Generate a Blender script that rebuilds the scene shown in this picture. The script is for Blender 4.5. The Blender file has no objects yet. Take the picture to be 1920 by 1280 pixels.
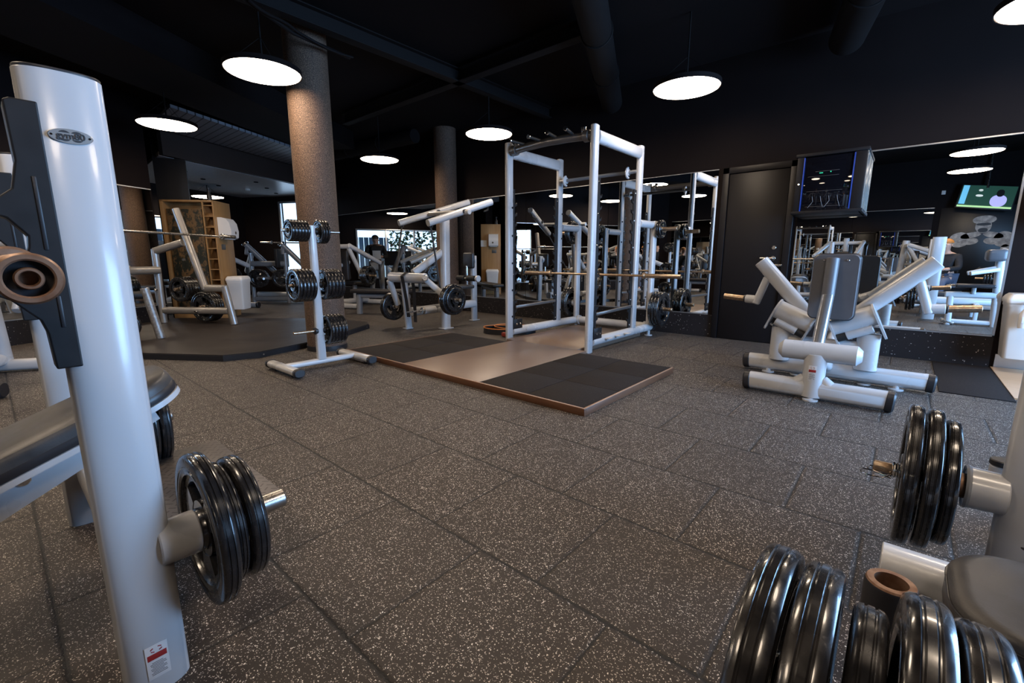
import bpy, bmesh, math, random
from mathutils import Vector as V, Matrix, Quaternion
random.seed(7)
S = bpy.context.scene
COL = S.collection
PI = math.pi

# ---------------------------------------------------------------- camera
F_PX = 845.0
PITCH = math.atan(156 / 845.0)
HEAD = math.radians(49.2)
cd = bpy.data.cameras.new('camera'); cam = bpy.data.objects.new('camera', cd); COL.objects.link(cam)
fh = V((-math.cos(HEAD), math.sin(HEAD), 0)); rt = V((math.sin(HEAD), math.cos(HEAD), 0)); zz = V((0, 0, 1))
fw = fh * math.cos(PITCH) - zz * math.sin(PITCH); up = fh * math.sin(PITCH) + zz * math.cos(PITCH)
M = Matrix((rt, up, -fw)).transposed().to_4x4(); M.translation = V((0, 0, 1.0))
cam.matrix_world = M
cd.sensor_width = 36; cd.lens = F_PX / 1920 * 36; cd.clip_start = 0.02; cd.clip_end = 200
S.camera = cam

# ---------------------------------------------------------------- world, exposure
S.view_settings.view_transform = 'Standard'; S.view_settings.look = 'None'
S.view_settings.exposure = 0.15; S.view_settings.gamma = 1.0; S.view_settings.use_curve_mapping = False
S.cycles.use_denoising = True
S.cycles.max_bounces = 10; S.cycles.glossy_bounces = 8; S.cycles.diffuse_bounces = 3
S.cycles.sample_clamp_indirect = 4.0
S.cycles.caustics_reflective = False; S.cycles.caustics_refractive = False
W = bpy.data.worlds.new('world'); S.world = W; W.use_nodes = True
bgn = W.node_tree.nodes['Background']; bgn.inputs[0].default_value = (0.50, 0.72, 1.0, 1); bgn.inputs[1].default_value = 2.2

def area(name, loc, direction, sx, sy, power, color):
    l = bpy.data.lights.new(name, 'AREA'); l.shape = 'RECTANGLE'; l.size = sx; l.size_y = sy
    l.energy = power; l.color = color
    o = bpy.data.objects.new(name, l); COL.objects.link(o); o.location = loc
    o.rotation_euler = V(direction).to_track_quat('-Z', 'Y').to_euler()
    return o
# daylight entering through the window wall on the right and the windows of the far room
area('window_daylight', (3.24, 3.8, 1.45), (-1, -.25, -0.12), 3.0, 2.2, 460, (0.30, 0.57, 1.0))
LAMP_STRENGTH = 26.0

# ---------------------------------------------------------------- materials
def mat(name, col, rough=0.5, metal=0.0, coat=0.0, emit=None, es=0.0, spec=None):
    m = bpy.data.materials.new(name); m.use_nodes = True
    b = m.node_tree.nodes['Principled BSDF']
    b.inputs['Base Color'].default_value = (*col, 1); b.inputs['Roughness'].default_value = rough
    b.inputs['Metallic'].default_value = metal
    if coat: b.inputs['Coat Weight'].default_value = coat; b.inputs['Coat Roughness'].default_value = 0.08
    if spec is not None: b.inputs['Specular IOR Level'].default_value = spec
    if emit: b.inputs['Emission Color'].default_value = (*emit, 1); b.inputs['Emission Strength'].default_value = es
    return m
class NT:
    def __init__(s, m): s.t = m.node_tree; s.b = s.t.nodes['Principled BSDF']
    def n(s, ty, **k):
        x = s.t.nodes.new(ty)
        for a, v in k.items():
            if a.startswith('i'):
                key = a[1:]
                key = int(key) if key.isdigit() else key
                x.inputs[key].default_value = v
            else: setattr(x, a, v)
        return x
    def l(s, a, b): s.t.links.new(a, b)
    def math(s, op, a, b=None, c=None, clamp=False):
        x = s.t.nodes.new('ShaderNodeMath'); x.operation = op; x.use_clamp = clamp
        for i, q in enumerate((a, b, c)):
            if q is None: continue
            if isinstance(q, (int, float)): x.inputs[i].default_value = q
            else: s.l(q, x.inputs[i])
        return x.outputs[0]
    def mix(s, f, a, b):
        x = s.t.nodes.new('ShaderNodeMix'); x.data_type = 'RGBA'
        if isinstance(f, (int, float)): x.inputs[0].default_value = f
        else: s.l(f, x.inputs[0])
        for i, q in ((6, a), (7, b)):
            if isinstance(q, tuple): x.inputs[i].default_value = (*q, 1) if len(q) == 3 else q
            else: s.l(q, x.inputs[i])
        return x.outputs[2]
    def pos(s): return s.n('ShaderNodeTexCoord').outputs['Object']
    def noise(s, scale, detail=3, vec=None, rough=0.5):
        x = s.n('ShaderNodeTexNoise'); x.inputs['Scale'].default_value = scale; x.inputs['Detail'].default_value = detail
        x.inputs['Roughness'].default_value = rough
        s.l(vec if vec is not None else s.pos(), x.inputs['Vector']); return x.outputs['Fac']
    def ramp(s, fac, stops):
        x = s.n('ShaderNodeValToRGB'); e = x.color_ramp.elements
        while len(e) < len(stops): e.new(0.5)
        for q, (p, c) in zip(e, stops): q.position = p; q.color = (*c, 1) if len(c) == 3 else c
        s.l(fac, x.inputs[0]); return x.outputs[0]
    def bump(s, h, strength=0.3, dist=0.002):
        x = s.n('ShaderNodeBump'); x.inputs['Strength'].default_value = strength; x.inputs['Distance'].default_value = dist
        s.l(h, x.inputs['Height']); s.l(x.outputs[0], s.b.inputs['Normal'])

def noisy(m, c1, c2, scale=8, r1=None, r2=None, bump=0.0, bscale=200):
    t = NT(m); f = t.noise(scale, 4)
    f2 = t.math('MULTIPLY_ADD', f, 2.0, -0.5, True)
    t.l(t.mix(f2, c1, c2), t.b.inputs['Base Color'])
    if r1 is not None:
        t.l(t.math('MULTIPLY_ADD', f2, r2 - r1, r1), t.b.inputs['Roughness'])
    if bump: t.bump(t.noise(bscale, 2), bump, 0.001)
    return m

PAINT = noisy(mat('white_paint', (.60, .61, .63), .30, coat=.25), (.49, .495, .51), (.55, .555, .57), 5, .24, .36)
def scuffed():
    m = mat('scuffed_paint', (.6, .61, .63), .28, coat=.25); t = NT(m)
    f = t.noise(14, 2); f = t.math('GREATER_THAN', f, .735)
    t.l(t.mix(f, (.53, .535, .55), (.06, .05, .05)), t.b.inputs['Base Color']); return m
PAINT_SC = scuffed()
PAINT_DK = mat('grey_metal', (.20, .19, .185), .3, .6)
GREYP = mat('grey_painted_frame', (.30, .31, .33), .32, 0.2, coat=.2)
BLACK = mat('black_plastic', (.013, .012, .014), .42)
BLACK_GRIP = mat('black_grip_rubber', (.010, .010, .010), .6)
HOOKP = noisy(mat('dark_polymer', (.02, .018, .02), .45, spec=.3), (.009, .0078, .008), (.014, .0125, .013), 30, .45, .55)
RUB = noisy(mat('plate_rubber', (.010, .009, .010), .22, coat=.5), (.006, .006, .007), (.018, .016, .016), 25, .16, .34)
STEEL = noisy(mat('brushed_steel', (.55, .53, .50), .28, 1.0), (.60, .58, .55), (.42, .38, .34), 30, .2, .4)
BRASS = noisy(mat('worn_sleeve_steel', (.48, .36, .24), .32, 1.0), (.52, .42, .31), (.35, .22, .13), 60, .25, .5)
RUST = noisy(mat('rusty_steel', (.30, .17, .10), .5, .7), (.34, .22, .15), (.16, .07, .035), 40, .4, .7)
CHROME = mat('chrome', (.8, .8, .8), .1, 1.0)
RUSTHOLE = mat('rust_brown_bore', (.16, .07, .03), .6)
VINYL = noisy(mat('dark_vinyl', (.06, .055, .055), .42), (.028, .026, .026), (.065, .06, .057), 20, .38, .52, .25, 300)
VINYL_SIDE = mat('black_vinyl_edge', (.022, .020, .022), .4)
PADGREY = noisy(mat('grey_pad_shell', (.10, .10, .11), .38), (.09, .09, .10), (.12, .12, .13), 6)
WALLM = noisy(mat('black_wall_paint', (.008, .0065, .0075), .7, spec=.12), (.0072, .0042, .0040), (.0098, .0060, .0056), 2.0)
CEILM = noisy(mat('black_ceiling_paint', (.005, .004, .0045), .85, spec=.15), (.0060, .0036, .0036), (.0090, .0056, .0054), 1.5)
DUCTM = mat('black_duct', (.007, .0048, .0046), .7, spec=.2)
DOORM = mat('dark_door', (.008, .0065, .007), .42, spec=.25)
TRIMM = mat('trim_metal', (.55, .56, .58), .3, .9)
BLUEGLOW = mat('blue_edge_strip', (.01, .03, .15), .4, emit=(.02, .10, .8), es=.2)
GREENLED = mat('green_led', (.01, .05, .03), .4, emit=(.03, .7, .4), es=.9)
WHITEP = noisy(mat('white_plastic', (.78, .74, .70), .4), (.74, .70, .66), (.80, .77, .73), 4)
MIRROR = mat('mirror_glass', (.86, .88, .88), 0.0, 1.0)
GLASSDK = mat('dark_glass_pane', (.004, .004, .006), .03, 0, spec=.6)
PAPER = mat('white_paper', (.8, .8, .8), .7)
SKIN = noisy(mat('skin', (.72, .45, .34), .5), (.68, .42, .31), (.78, .50, .38), 12)
HAIR_G = mat('ginger_hair', (.55, .22, .05), .6)
HAIR_B = mat('brown_hair', (.05, .03, .02), .6)
CLOTH_K = noisy(mat('black_cloth', (.018, .018, .02), .8), (.014, .014, .017), (.028, .027, .03), 20)
CLOTH_W = mat('pale_cloth', (.6, .62, .66), .8)
CLOTH_B = mat('blue_grey_cloth', (.12, .14, .2), .8)
ORANGE = mat('orange_webbing', (.75, .26, .07), .6)
REDM = mat('red_print', (.30, .02, .02), .5)
INK = mat('black_ink', (.02, .018, .02), .6)
INKG = mat('grey_ink', (.25, .25, .26), .6)
LABELM = mat('label_silver', (.62, .62, .63), .4)
WHITEINK = mat('white_ink', (.75, .75, .75), .6)
LAMPM = mat('lamp_diffuser', (.9, .9, .9), .4, emit=(1.0, .80, .60), es=LAMP_STRENGTH)
CAP = noisy(mat('black_end_cap', (.014, .013, .015), .45), (.010, .010, .012), (.02, .018, .02), 20)

def felt():
    m = mat('brown_column_cladding', (.13, .085, .06), .75); t = NT(m)
    f = t.noise(170, 2)
    t.l(t.ramp(f, [(.35, (.036, .020, .012)), (.52, (.088, .050, .031)), (.68, (.25, .155, .10))]), t.b.inputs['Base Color'])
    t.bump(f, .5, .002); return m
FELT = felt()

def rubber(name, base, fleck1, fleck2, dens, seams=None, fscale=120, bump=.35, rough=.62, spec=.5):
    m = mat(name, base, rough); t = NT(m); p = t.pos()
    vo = t.n('ShaderNodeTexVoronoi'); vo.inputs['Scale'].default_value = fscale; vo.inputs['Randomness'].default_value = 1.0
    warp = t.n('ShaderNodeTexNoise'); warp.inputs['Scale'].default_value = 190; warp.inputs['Detail'].default_value = 1
    t.l(p, warp.inputs['Vector'])
    vm = t.n('ShaderNodeVectorMath', operation='MULTIPLY_ADD'); t.l(warp.outputs['Color'], vm.inputs[0])
    vm.inputs[1].default_value = (.010, .010, .010); t.l(p, vm.inputs[2])
    t.l(vm.outputs[0], vo.inputs['Vector'])
    sp = t.n('ShaderNodeSeparateColor'); t.l(vo.outputs['Color'], sp.inputs[0])
    pick = t.math('GREATER_THAN', sp.outputs[0], 1 - dens)
    rad = t.math('MULTIPLY_ADD', sp.outputs[1], .24, .15)
    near = t.math('LESS_THAN', vo.outputs['Distance'], rad)
    fl = t.math('MULTIPLY', pick, near)
    fc = t.mix(sp.outputs[2], fleck1, fleck2)
    big = t.noise(1.3, 2)
    basec = t.mix(t.math('MULTIPLY_ADD', big, 1.6, -.3, True), tuple(c * .85 for c in base), tuple(min(1, c * 1.2) for c in base))
    grain = t.noise(420, 2)
    basec = t.mix(t.math('MULTIPLY', t.math('SUBTRACT', grain, .5, None, True), 1.2), basec, tuple(min(1, c * 3.2) for c in base))
    c = t.mix(fl, basec, fc)
    h = t.math('MULTIPLY', grain, .5)
    if seams:
        sx = t.n('ShaderNodeSeparateXYZ'); t.l(p, sx.inputs[0])
        wob = t.math('MULTIPLY_ADD', t.noise(80, 4), .016, -.008)
        X = t.math('ADD', sx.outputs[0], wob); Y = t.math('ADD', sx.outputs[1], wob)
        ry = t.math('DIVIDE', Y, .5); row = t.math('FLOOR', ry)
        fy = t.math('SUBTRACT', ry, row)
        off = t.math('MULTIPLY', t.math('FLOORED_MODULO', row, 2.0), .5)
        rx = t.math('SUBTRACT', t.math('DIVIDE', t.math('ADD', X, .26), .5), off)
        fx = t.math('SUBTRACT', rx, t.math('FLOOR', rx))
        dy = t.math('MINIMUM', fy, t.math('SUBTRACT', 1.0, fy)); dx = t.math('MINIMUM', fx, t.math('SUBTRACT', 1.0, fx))
        dl = t.math('LESS_THAN', dy, .0105); dl2 = t.math('LESS_THAN', dx, .0065)
        seam = t.math('MAXIMUM', dl, dl2)
        # each tile a slightly different shade
        wn = t.n('ShaderNodeTexWhiteNoise', noise_dimensions='2D'); cb = t.n('ShaderNodeCombineXYZ')
        t.l(row, cb.inputs[0]); t.l(t.math('FLOOR', rx), cb.inputs[1]); t.l(cb.outputs[0], wn.inputs['Vector'])
        dk = t.math('MULTIPLY_ADD', wn.outputs['Value'], .30, .0)
        c = t.mix(dk, c, (.030, .024, .021))
        c = t.mix(t.math('MULTIPLY', seam, .97), c, (.003, .0025, .0022))
        prof = t.math('MINIMUM', t.math('MULTIPLY', dx, 40.0, None, True), t.math('MULTIPLY', dy, 40.0, None, True))
        h = t.math('MULTIPLY_ADD', prof, 6.0, h)
    t.l(c, t.b.inputs['Base Color'])
    t.bump(h, bump, .0012); t.b.inputs['Specular IOR Level'].default_value = spec
    return m
FLOORM = rubber('speckled_rubber_tiles', (.0235, .0165, .0130), (1.0, .93, .84), (.50, .42, .35), .66, True, 205, .5)
SKIRT = rubber('speckled_skirting_rubber', (.011, .009, .010), (.45, .42, .40), (.12, .11, .11), .10, None, 90, .35, .7, .25)
MATM = rubber('dark_insert_rubber', (.013, .010, .0095), (.07, .055, .05), (.035, .03, .027), .35, None, 200, .35, .75, .2)

def grainwood(name, c1, c2, scale=(1, 12, 1), rough=.4, planks=False):
    m = mat(name, c1, rough); t = NT(m); p = t.pos()
    mp = t.n('ShaderNodeMapping'); mp.inputs['Scale'].default_value = scale; t.l(p, mp.inputs[0])
    f = t.noise(3, 6, mp.outputs[0], .6)
    c = t.mix(t.math('MULTIPLY_ADD', f, 2.2, -.6, True), c1, c2)
    t.l(c, t.b.inputs['Base Color']); return m
OAK = grainwood('oak_veneer', (.33, .17, .06), (.41, .23, .095), (9, 9, .8))
WOODEDGE = grainwood('dark_wood_edge', (.085, .035, .016), (.14, .06, .028), (2, 2, 14), .45)
LAMIN = noisy(mat('brown_laminate', (.2, .14, .105), .28), (.185, .125, .092), (.205, .140, .103), 1.2, .34, .40)
WOODFLOOR = grainwood('light_wood_floor', (.52, .30, .16), (.62, .39, .22), (1.5, 14, 1), .3)
CEILWOOD = grainwood('pale_ceiling_boards', (.62, .61, .62), (.74, .73, .74), (1.2, 9, 1), .3)
OCTM = noisy(mat('platform_rubber_sheet', (.020, .016, .015), .5, spec=.3), (.017, .013, .012), (.026, .021, .019), 2, .42, .55, .2, 260)

def slats():
    m = mat('slatted_ceiling', (.03, .032, .038), .5); t = NT(m); p = t.pos()
    s = t.n('ShaderNodeSeparateXYZ'); t.l(p, s.inputs[0])
    f = t.math('FRACT', t.math('MULTIPLY', s.outputs[1], 9.0)); g = t.math('LESS_THAN', f, .16)
    t.l(t.mix(g, (.22, .225, .25), (.015, .015, .018)), t.b.inputs['Base Color']); return m
SLATM = slats()

def camo():
    m = mat('leaf_patterned_panel', (.3, .2, .08), .7); t = NT(m); p = t.pos()
    mp = t.n('ShaderNodeMapping'); mp.inputs['Scale'].default_value = (1, 1, .6); t.l(p, mp.inputs[0])
    f = t.noise(9, 5, mp.outputs[0], .75)
    t.l(t.ramp(f, [(.30, (.008, .009, .005)), (.49, (.012, .014, .007)), (.53, (.10, .055, .02)), (.62, (.16, .085, .03)), (.68, (.02, .02, .01))]), t.b.inputs['Base Color'])
    t.bump(f, .8, .01); return m
CAMO = camo()

def tread():
    m = mat('tread_plate', (.06, .058, .058), .42, .3); t = NT(m); p = t.pos()
    s = t.n('ShaderNodeSeparateXYZ'); t.l(p, s.inputs[0])
    u = t.math('MULTIPLY', t.math('ADD', s.outputs[0], s.outputs[1]), 26.0); v = t.math('MULTIPLY', t.math('SUBTRACT', s.outputs[0], s.outputs[1]), 26.0)
    ch = t.math('FLOORED_MODULO', t.math('ADD', t.math('FLOOR', u), t.math('FLOOR', v)), 2.0)
    a = t.math('FRACT', u); b = t.math('FRACT', v)
    def bar(x, y): return t.math('MULTIPLY', t.math('LESS_THAN', t.math('ABSOLUTE', t.math('SUBTRACT', x, .5)), .10), t.math('LESS_THAN', t.math('ABSOLUTE', t.math('SUBTRACT', y, .5)), .42))
    h = t.math('ADD', t.math('MULTIPLY', bar(a, b), ch), t.math('MULTIPLY', bar(b, a), t.math('SUBTRACT', 1.0, ch)))
    t.l(t.mix(h, (.125, .110, .102), (.06, .052, .048)), t.b.inputs['Base Color'])
    t.bump(h, .8, .002); return m
TREAD = tread()

# ---------------------------------------------------------------- mesh tools
def frame(d, upv=None):
    d = V(d).normalized()
    u = V(upv) if upv is not None else (V((0, 0, 1)) if abs(d.z) < .95 else V((0, 1, 0)))
    x = u.cross(d)
    if x.length < 1e-5: x = V((1, 0, 0)).cross(d)
    x.normalize(); y = d.cross(x).normalized()
    return x, y, d
SPLIT = {'foot_cap', 'base_bracket', 'pull_up_grip', 'grip_end', 'band_peg', 'bar_stop', 'beam_collar', 'edge_strip', 'foot_plate', 'thigh_roller', 'indicator_light', 'gusset', 'shoe', 'bolt', 'stud', 'rivet', 'screw', 'wood_edge', 'laminate_board', 'pad', 'moulded_slot', 'cable', 'shelf_line', 'handle', 'step_frame', 'suspension_cable'}
class MB:
    def __init__(s): s.v = []; s.f = []
    def ring(s, c, x, y, prof):
        i = len(s.v)
        for a, b in prof: s.v.append(c + x * a + y * b)
        return list(range(i, i + len(prof)))
    def bridge(s, r1, r2):
        n = len(r1)
        for i in range(n): s.f.append((r1[i], r1[(i + 1) % n], r2[(i + 1) % n], r2[i]))
    def cap(s, r, flip=False): s.f.append(tuple(reversed(r)) if flip else tuple(r))
    @staticmethod
    def circ(r, n=24): return [(r * math.cos(2 * PI * i / n), r * math.sin(2 * PI * i / n)) for i in range(n)]
    @staticmethod
    def oval(w, h, n=28, p=2.6):   # superellipse, full width w along x, full height h along y
        o = []
        for i in range(n):
            a = 2 * PI * i / n; c, q = math.cos(a), math.sin(a)
            o.append((w / 2 * math.copysign(abs(c) ** (2 / p), c), h / 2 * math.copysign(abs(q) ** (2 / p), q)))
        return o
    def sweep(s, p0, p1, prof, prof2=None, upv=None, bev=.003, n0=None, n1=None):
        p0, p1 = V(p0), V(p1); x, y, d = frame(p1 - p0, upv); L = (p1 - p0).length
        bev = min(bev, L * .2); prof2 = prof2 or prof
        def sh(pf, k):
            m = max(max(abs(a), abs(b)) for a, b in pf); f = (m - k) / m
            return [(a * f, b * f) for a, b in pf]
        rs = [s.ring(p0, x, y, sh(prof, bev)), s.ring(p0 + d * bev, x, y, prof), s.ring(p1 - d * bev, x, y, prof2), s.ring(p1, x, y, sh(prof2, bev))]
        for a, b in zip(rs, rs[1:]): s.bridge(a, b)
        s.cap(rs[0], True); s.cap(rs[-1]); return s
    def cyl(s, p0, p1, r, r2=None, n=24, bev=.003): return s.sweep(p0, p1, s.circ(r, n), s.circ(r2 if r2 is not None else r, n), None, bev)
    def tube(s, p0, p1, w, h, upv=None, bev=.004, p=2.6): return s.sweep(p0, p1, s.oval(w, h, p=p), None, upv, bev)
    def path(s, pts, r, n=12, closed=False):
        pts = [V(p) for p in pts]; rings = []; k = len(pts); ref = None
        for i, p in enumerate(pts):
            a = pts[i - 1] if (i > 0 or closed) else p; b = pts[(i + 1) % k] if (i < k - 1 or closed) else p
            d = (b - a).normalized()
            if ref is None: x, y, _ = frame(d)
            else:
                x = (ref - d * ref.dot(d)).normalized(); y = d.cross(x)
            ref = x; rings.append(s.ring(p, x, y, s.circ(r if not callable(r) else r(i / (k - 1)), n)))
        for a, b in zip(rings, rings[1:]): s.bridge(a, b)
        if closed: s.bridge(rings[-1], rings[0])
        else: s.cap(rings[0], True); s.cap(rings[-1])
        return s
    def lathe(s, prof, o=(0, 0, 0), d=(0, 0, 1), n=48, upv=None):   # prof: (radius, height) list, closed loop if it encloses
        o = V(o); x, y, d = frame(d, upv); k = len(prof); rings = []
        for i in range(n):
            a = 2 * PI * i / n; e = x * math.cos(a) + y * math.sin(a); st = len(s.v)
            for r, h in prof: s.v.append(o + e * r + d * h)
            rings.append(list(range(st, st + k)))
        for i in range(n):
            A, B = rings[i], rings[(i + 1) % n]
            for j in range(k):
                jj = (j + 1) % k
                if prof[j][0] < 1e-6 and prof[jj][0] < 1e-6: continue
                s.f.append((A[j], B[j], B[jj], A[jj]))
        return s
    def box(s, c, size, bev=.004, R=None, seg=1):
        bm = bmesh.new(); bmesh.ops.create_cube(bm, size=1.0)
        for v in bm.verts: v.co = V((v.co.x * size[0], v.co.y * size[1], v.co.z * size[2]))
        if bev > 0:
            bmesh.ops.bevel(bm, geom=list(bm.edges), offset=min(bev, min(size) * .49), segments=seg + 1, profile=.5, affect='EDGES')
        i = len(s.v); bm.verts.ensure_lookup_table()
        for v in bm.verts:
            q = v.co.copy()
            if R is not None: q = R @ q
            s.v.append(q + V(c))
        for f in bm.faces: s.f.append(tuple(i + v.index for v in f.verts))
        bm.free(); return s
    def prism(s, poly, o, x, y, d, bev=0.0):   # polygon in plane (x,y) extruded by vector d
        o, x, y, d = V(o), V(x), V(y), V(d); n = len(poly)
        a = s.ring(o, x, y, poly); b = s.ring(o + d, x, y, poly)
        s.bridge(a, b); s.cap(a, True); s.cap(b); return s
    def build(s, name, m, parent=None, smooth=True, sharp=38):
        if name in SPLIT and not s.__dict__.get('sub'):
            par = list(range(len(s.v)))
            def find(a):
                while par[a] != a: par[a] = par[par[a]]; a = par[a]
                return a
            for f in s.f:
                for q in f[1:]: par[find(q)] = find(f[0])
            isl = {}
            for f in s.f: isl.setdefault(find(f[0]), []).append(f)
            if len(isl) > 1:
                first = None
                for fs in isl.values():
                    ix = sorted({q for f in fs for q in f}); mp = {q: i for i, q in enumerate(ix)}
                    c = MB(); c.sub = True; c.v = [s.v[q] for q in ix]; c.f = [tuple(mp[q] for q in f) for f in fs]
                    o = c.build(name, m, parent, smooth, sharp); first = first or o
                return first
        me = bpy.data.meshes.new(name)
        org = V((0, 0, 0))
        if parent is not None:
            org = V(parent.get('_o', (0, 0, 0)))
            R = Quaternion(parent.get('_q', (1, 0, 0, 0))).to_matrix().transposed()
            vs = [R @ (V(v) - org) for v in s.v]
        else: vs = [V(v) for v in s.v]
        me.from_pydata([tuple(v) for v in vs], [], s.f)
        bm = bmesh.new(); bm.from_mesh(me)
        bmesh.ops.remove_doubles(bm, verts=bm.verts, dist=1e-6)
        bmesh.ops.recalc_face_normals(bm, faces=bm.faces)
        bm.to_mesh(me); bm.free()
        me.materials.append(m)
        if smooth:
            for p in me.polygons: p.use_smooth = True
            me.set_sharp_from_angle(angle=math.radians(sharp))
        o = bpy.data.objects.new(name, me); COL.objects.link(o)
        if parent is not None:
            o.parent = parent; o['_o'] = tuple(org); o['_q'] = tuple(parent.get('_q', (1, 0, 0, 0)))
        return o
def thing(name, label, cat, loc, group=None):
    o = bpy.data.objects.new(name, None); COL.objects.link(o); o.location = loc; o['_o'] = tuple(loc)
    o.empty_display_size = .1
    o['label'] = label; o['category'] = cat
    if group: o['group'] = group
    return o
def tag(o, label, cat, group=None):
    o['label'] = label; o['category'] = cat
    if group: o['group'] = group
    return o
def struct(o): o['kind'] = 'structure'; return o
def recenter(o):   # origin of a one-mesh thing at the middle of its base
    me = o.data; xs = [v.co for v in me.vertices]
    c = V(((min(v.x for v in xs) + max(v.x for v in xs)) / 2, (min(v.y for v in xs) + max(v.y for v in xs)) / 2, min(v.z for v in xs)))
    me.transform(Matrix.Translation(-c)); o.location = c; return o
def copy_tree(o, parent=None):
    c = o.copy(); COL.objects.link(c); c.parent = parent
    for ch in list(o.children): copy_tree(ch, c)
    return c
def text_mesh(body, size, m, name, parent, loc, x, y, ext=.0006, bold=0.0):
    cu = bpy.data.curves.new(name, 'FONT'); cu.body = body; cu.size = size; cu.extrude = ext; cu.align_x = 'CENTER'; cu.align_y = 'CENTER'; cu.offset = bold
    t = bpy.data.objects.new(name + '_tmp', cu); COL.objects.link(t)
    dg = bpy.context.evaluated_depsgraph_get(); me = bpy.data.meshes.new_from_object(t.evaluated_get(dg))
    bpy.data.objects.remove(t)
    x, y = V(x).normalized(), V(y).normalized(); z = x.cross(y)
    R = Matrix((x, y, z)).transposed().to_4x4(); R.translation = V(loc) - V(parent.get('_o', (0, 0, 0)))
    me.transform(R); me.materials.clear(); me.materials.append(m)
    o = bpy.data.objects.new(name, me); COL.objects.link(o); o.parent = parent; return o

# ---------------------------------------------------------------- room
YW = 6.02
def slab(name, lo, hi, m):
    lo, hi = V(lo), V(hi)
    return struct(MB().box((lo + hi) / 2, hi - lo, 0).build(name, m, smooth=False))
slab('floor', (-20, -3.3, -.10), (3.2, 7.4, 0), FLOORM)
slab('ceiling', (-20, -3.3, 3.30), (3.2, 7.4, 3.4), CEILM)
slab('wall_back', (-12.2, YW, 0), (3.2, YW + .12, 3.3), WALLM)
slab('wall_behind', (-9.0, -3.12, 0), (3.2, -3.0, 3.3), WALLM)
# wall_right with a big window opening: Y 2.2..5.4, Z .3..2.5
slab('wall_right', (3.05, -3.0, 0), (3.2, 2.2, 3.3), WALLM)
slab('wall_right', (3.05, 5.4, 0), (3.2, YW, 3.3), WALLM)
slab('wall_right', (3.05, 2.2, 2.55), (3.2, 5.4, 3.3), WALLM)
slab('wall_right', (3.05, 2.2, 0), (3.2, 5.4, .25), WALLM)
wf = MB()
for yy in (2.22, 3.8, 5.38): wf.box((3.12, yy, 1.4), (.07, .07, 2.3), .004)
wf.box((3.12, 3.8, .28), (.07, 3.2, .06), .004); wf.box((3.12, 3.8, 2.52), (.07, 3.2, .06), .004)
struct(wf.build('window_1', TRIMM))
# rotated far-left wing: E1 runs away along the left wall, E2 is its normal
E1 = V((-.469, .883, 0)); E2 = V((.883, .469, 0))
def wallseg(name, a, b, z0, z1, m, th=.1, side=-1):
    a, b = V((a[0], a[1], 0)), V((b[0], b[1], 0)); d = (b - a).normalized(); n = V((-d.y, d.x, 0)) * side
    o = MB().prism([(0, z0), ((b - a).length, z0), ((b - a).length, z1), (0, z1)], a, d, (0, 0, 1), n * th).build(name, m, smooth=False)
    return struct(o)
LW0 = V((-6.35, -2.60, 0)); LW1 = V((-8.68, 1.80, 0))
wallseg('wall_left', (-6.14, -3.0), LW1, 0, 3.3, WALLM, .12, 1)
wallseg('wall_far', (-13.72, 4.80), (-11.35, 6.04), 0, .25, WALLM, .12, 1)
wallseg('wall_far', (-13.72, 4.80), (-12.70, 5.335), .25, 3.3, WALLM, .12, 1)
wallseg('wall_far', (-12.70, 5.335), (-11.35, 6.04), 2.46, 3.3, WALLM, .12, 1)
wallseg('wall_side', (-13.72, 4.80), (-13.35, 4.12), 0, 3.3, WALLM, .12, -1)
wallseg('wall_side', (-13.35, 4.12), (-11.65, .92), 1.92, 3.3, WALLM, .12, -1)
wallseg('wall_side', (-13.35, 4.12), (-11.65, .92), 0, .35, WALLM, .12, -1)
wallseg('wall_side', (-11.65, .92), (-10.9, -.5), 0, 3.3, WALLM, .12, -1)
wallseg('wall_side', (-10.9, -.5), (-8.0, .50), 0, 3.3, WALLM, .12, 1)
def window_strip(name, a, b, z0, z1, n):
    a, b = V((*a, 0)), V((*b, 0)); m = MB(); d = (b - a).normalized()
    R = Matrix.Rotation(math.atan2(d.y, d.x), 3, 'Z')
    for i in range(n + 1): m.box(a.lerp(b, i / n) + V((0, 0, (z0 + z1) / 2)), (.06, .06, z1 - z0), .004, R)
    for z in (z0 + .02, z1 - .02): m.box(a.lerp(b, .5) + V((0, 0, z)), ((b - a).length, .06, .05), .004, R)
    return struct(m.build(name, TRIMM))
window_strip('window_2', (-13.35, 4.12), (-11.65, .92), .35, 1.92, 4)
window_strip('window_3', (-12.70, 5.335), (-11.40, 6.015), .25, 2.46, 2)
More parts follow.
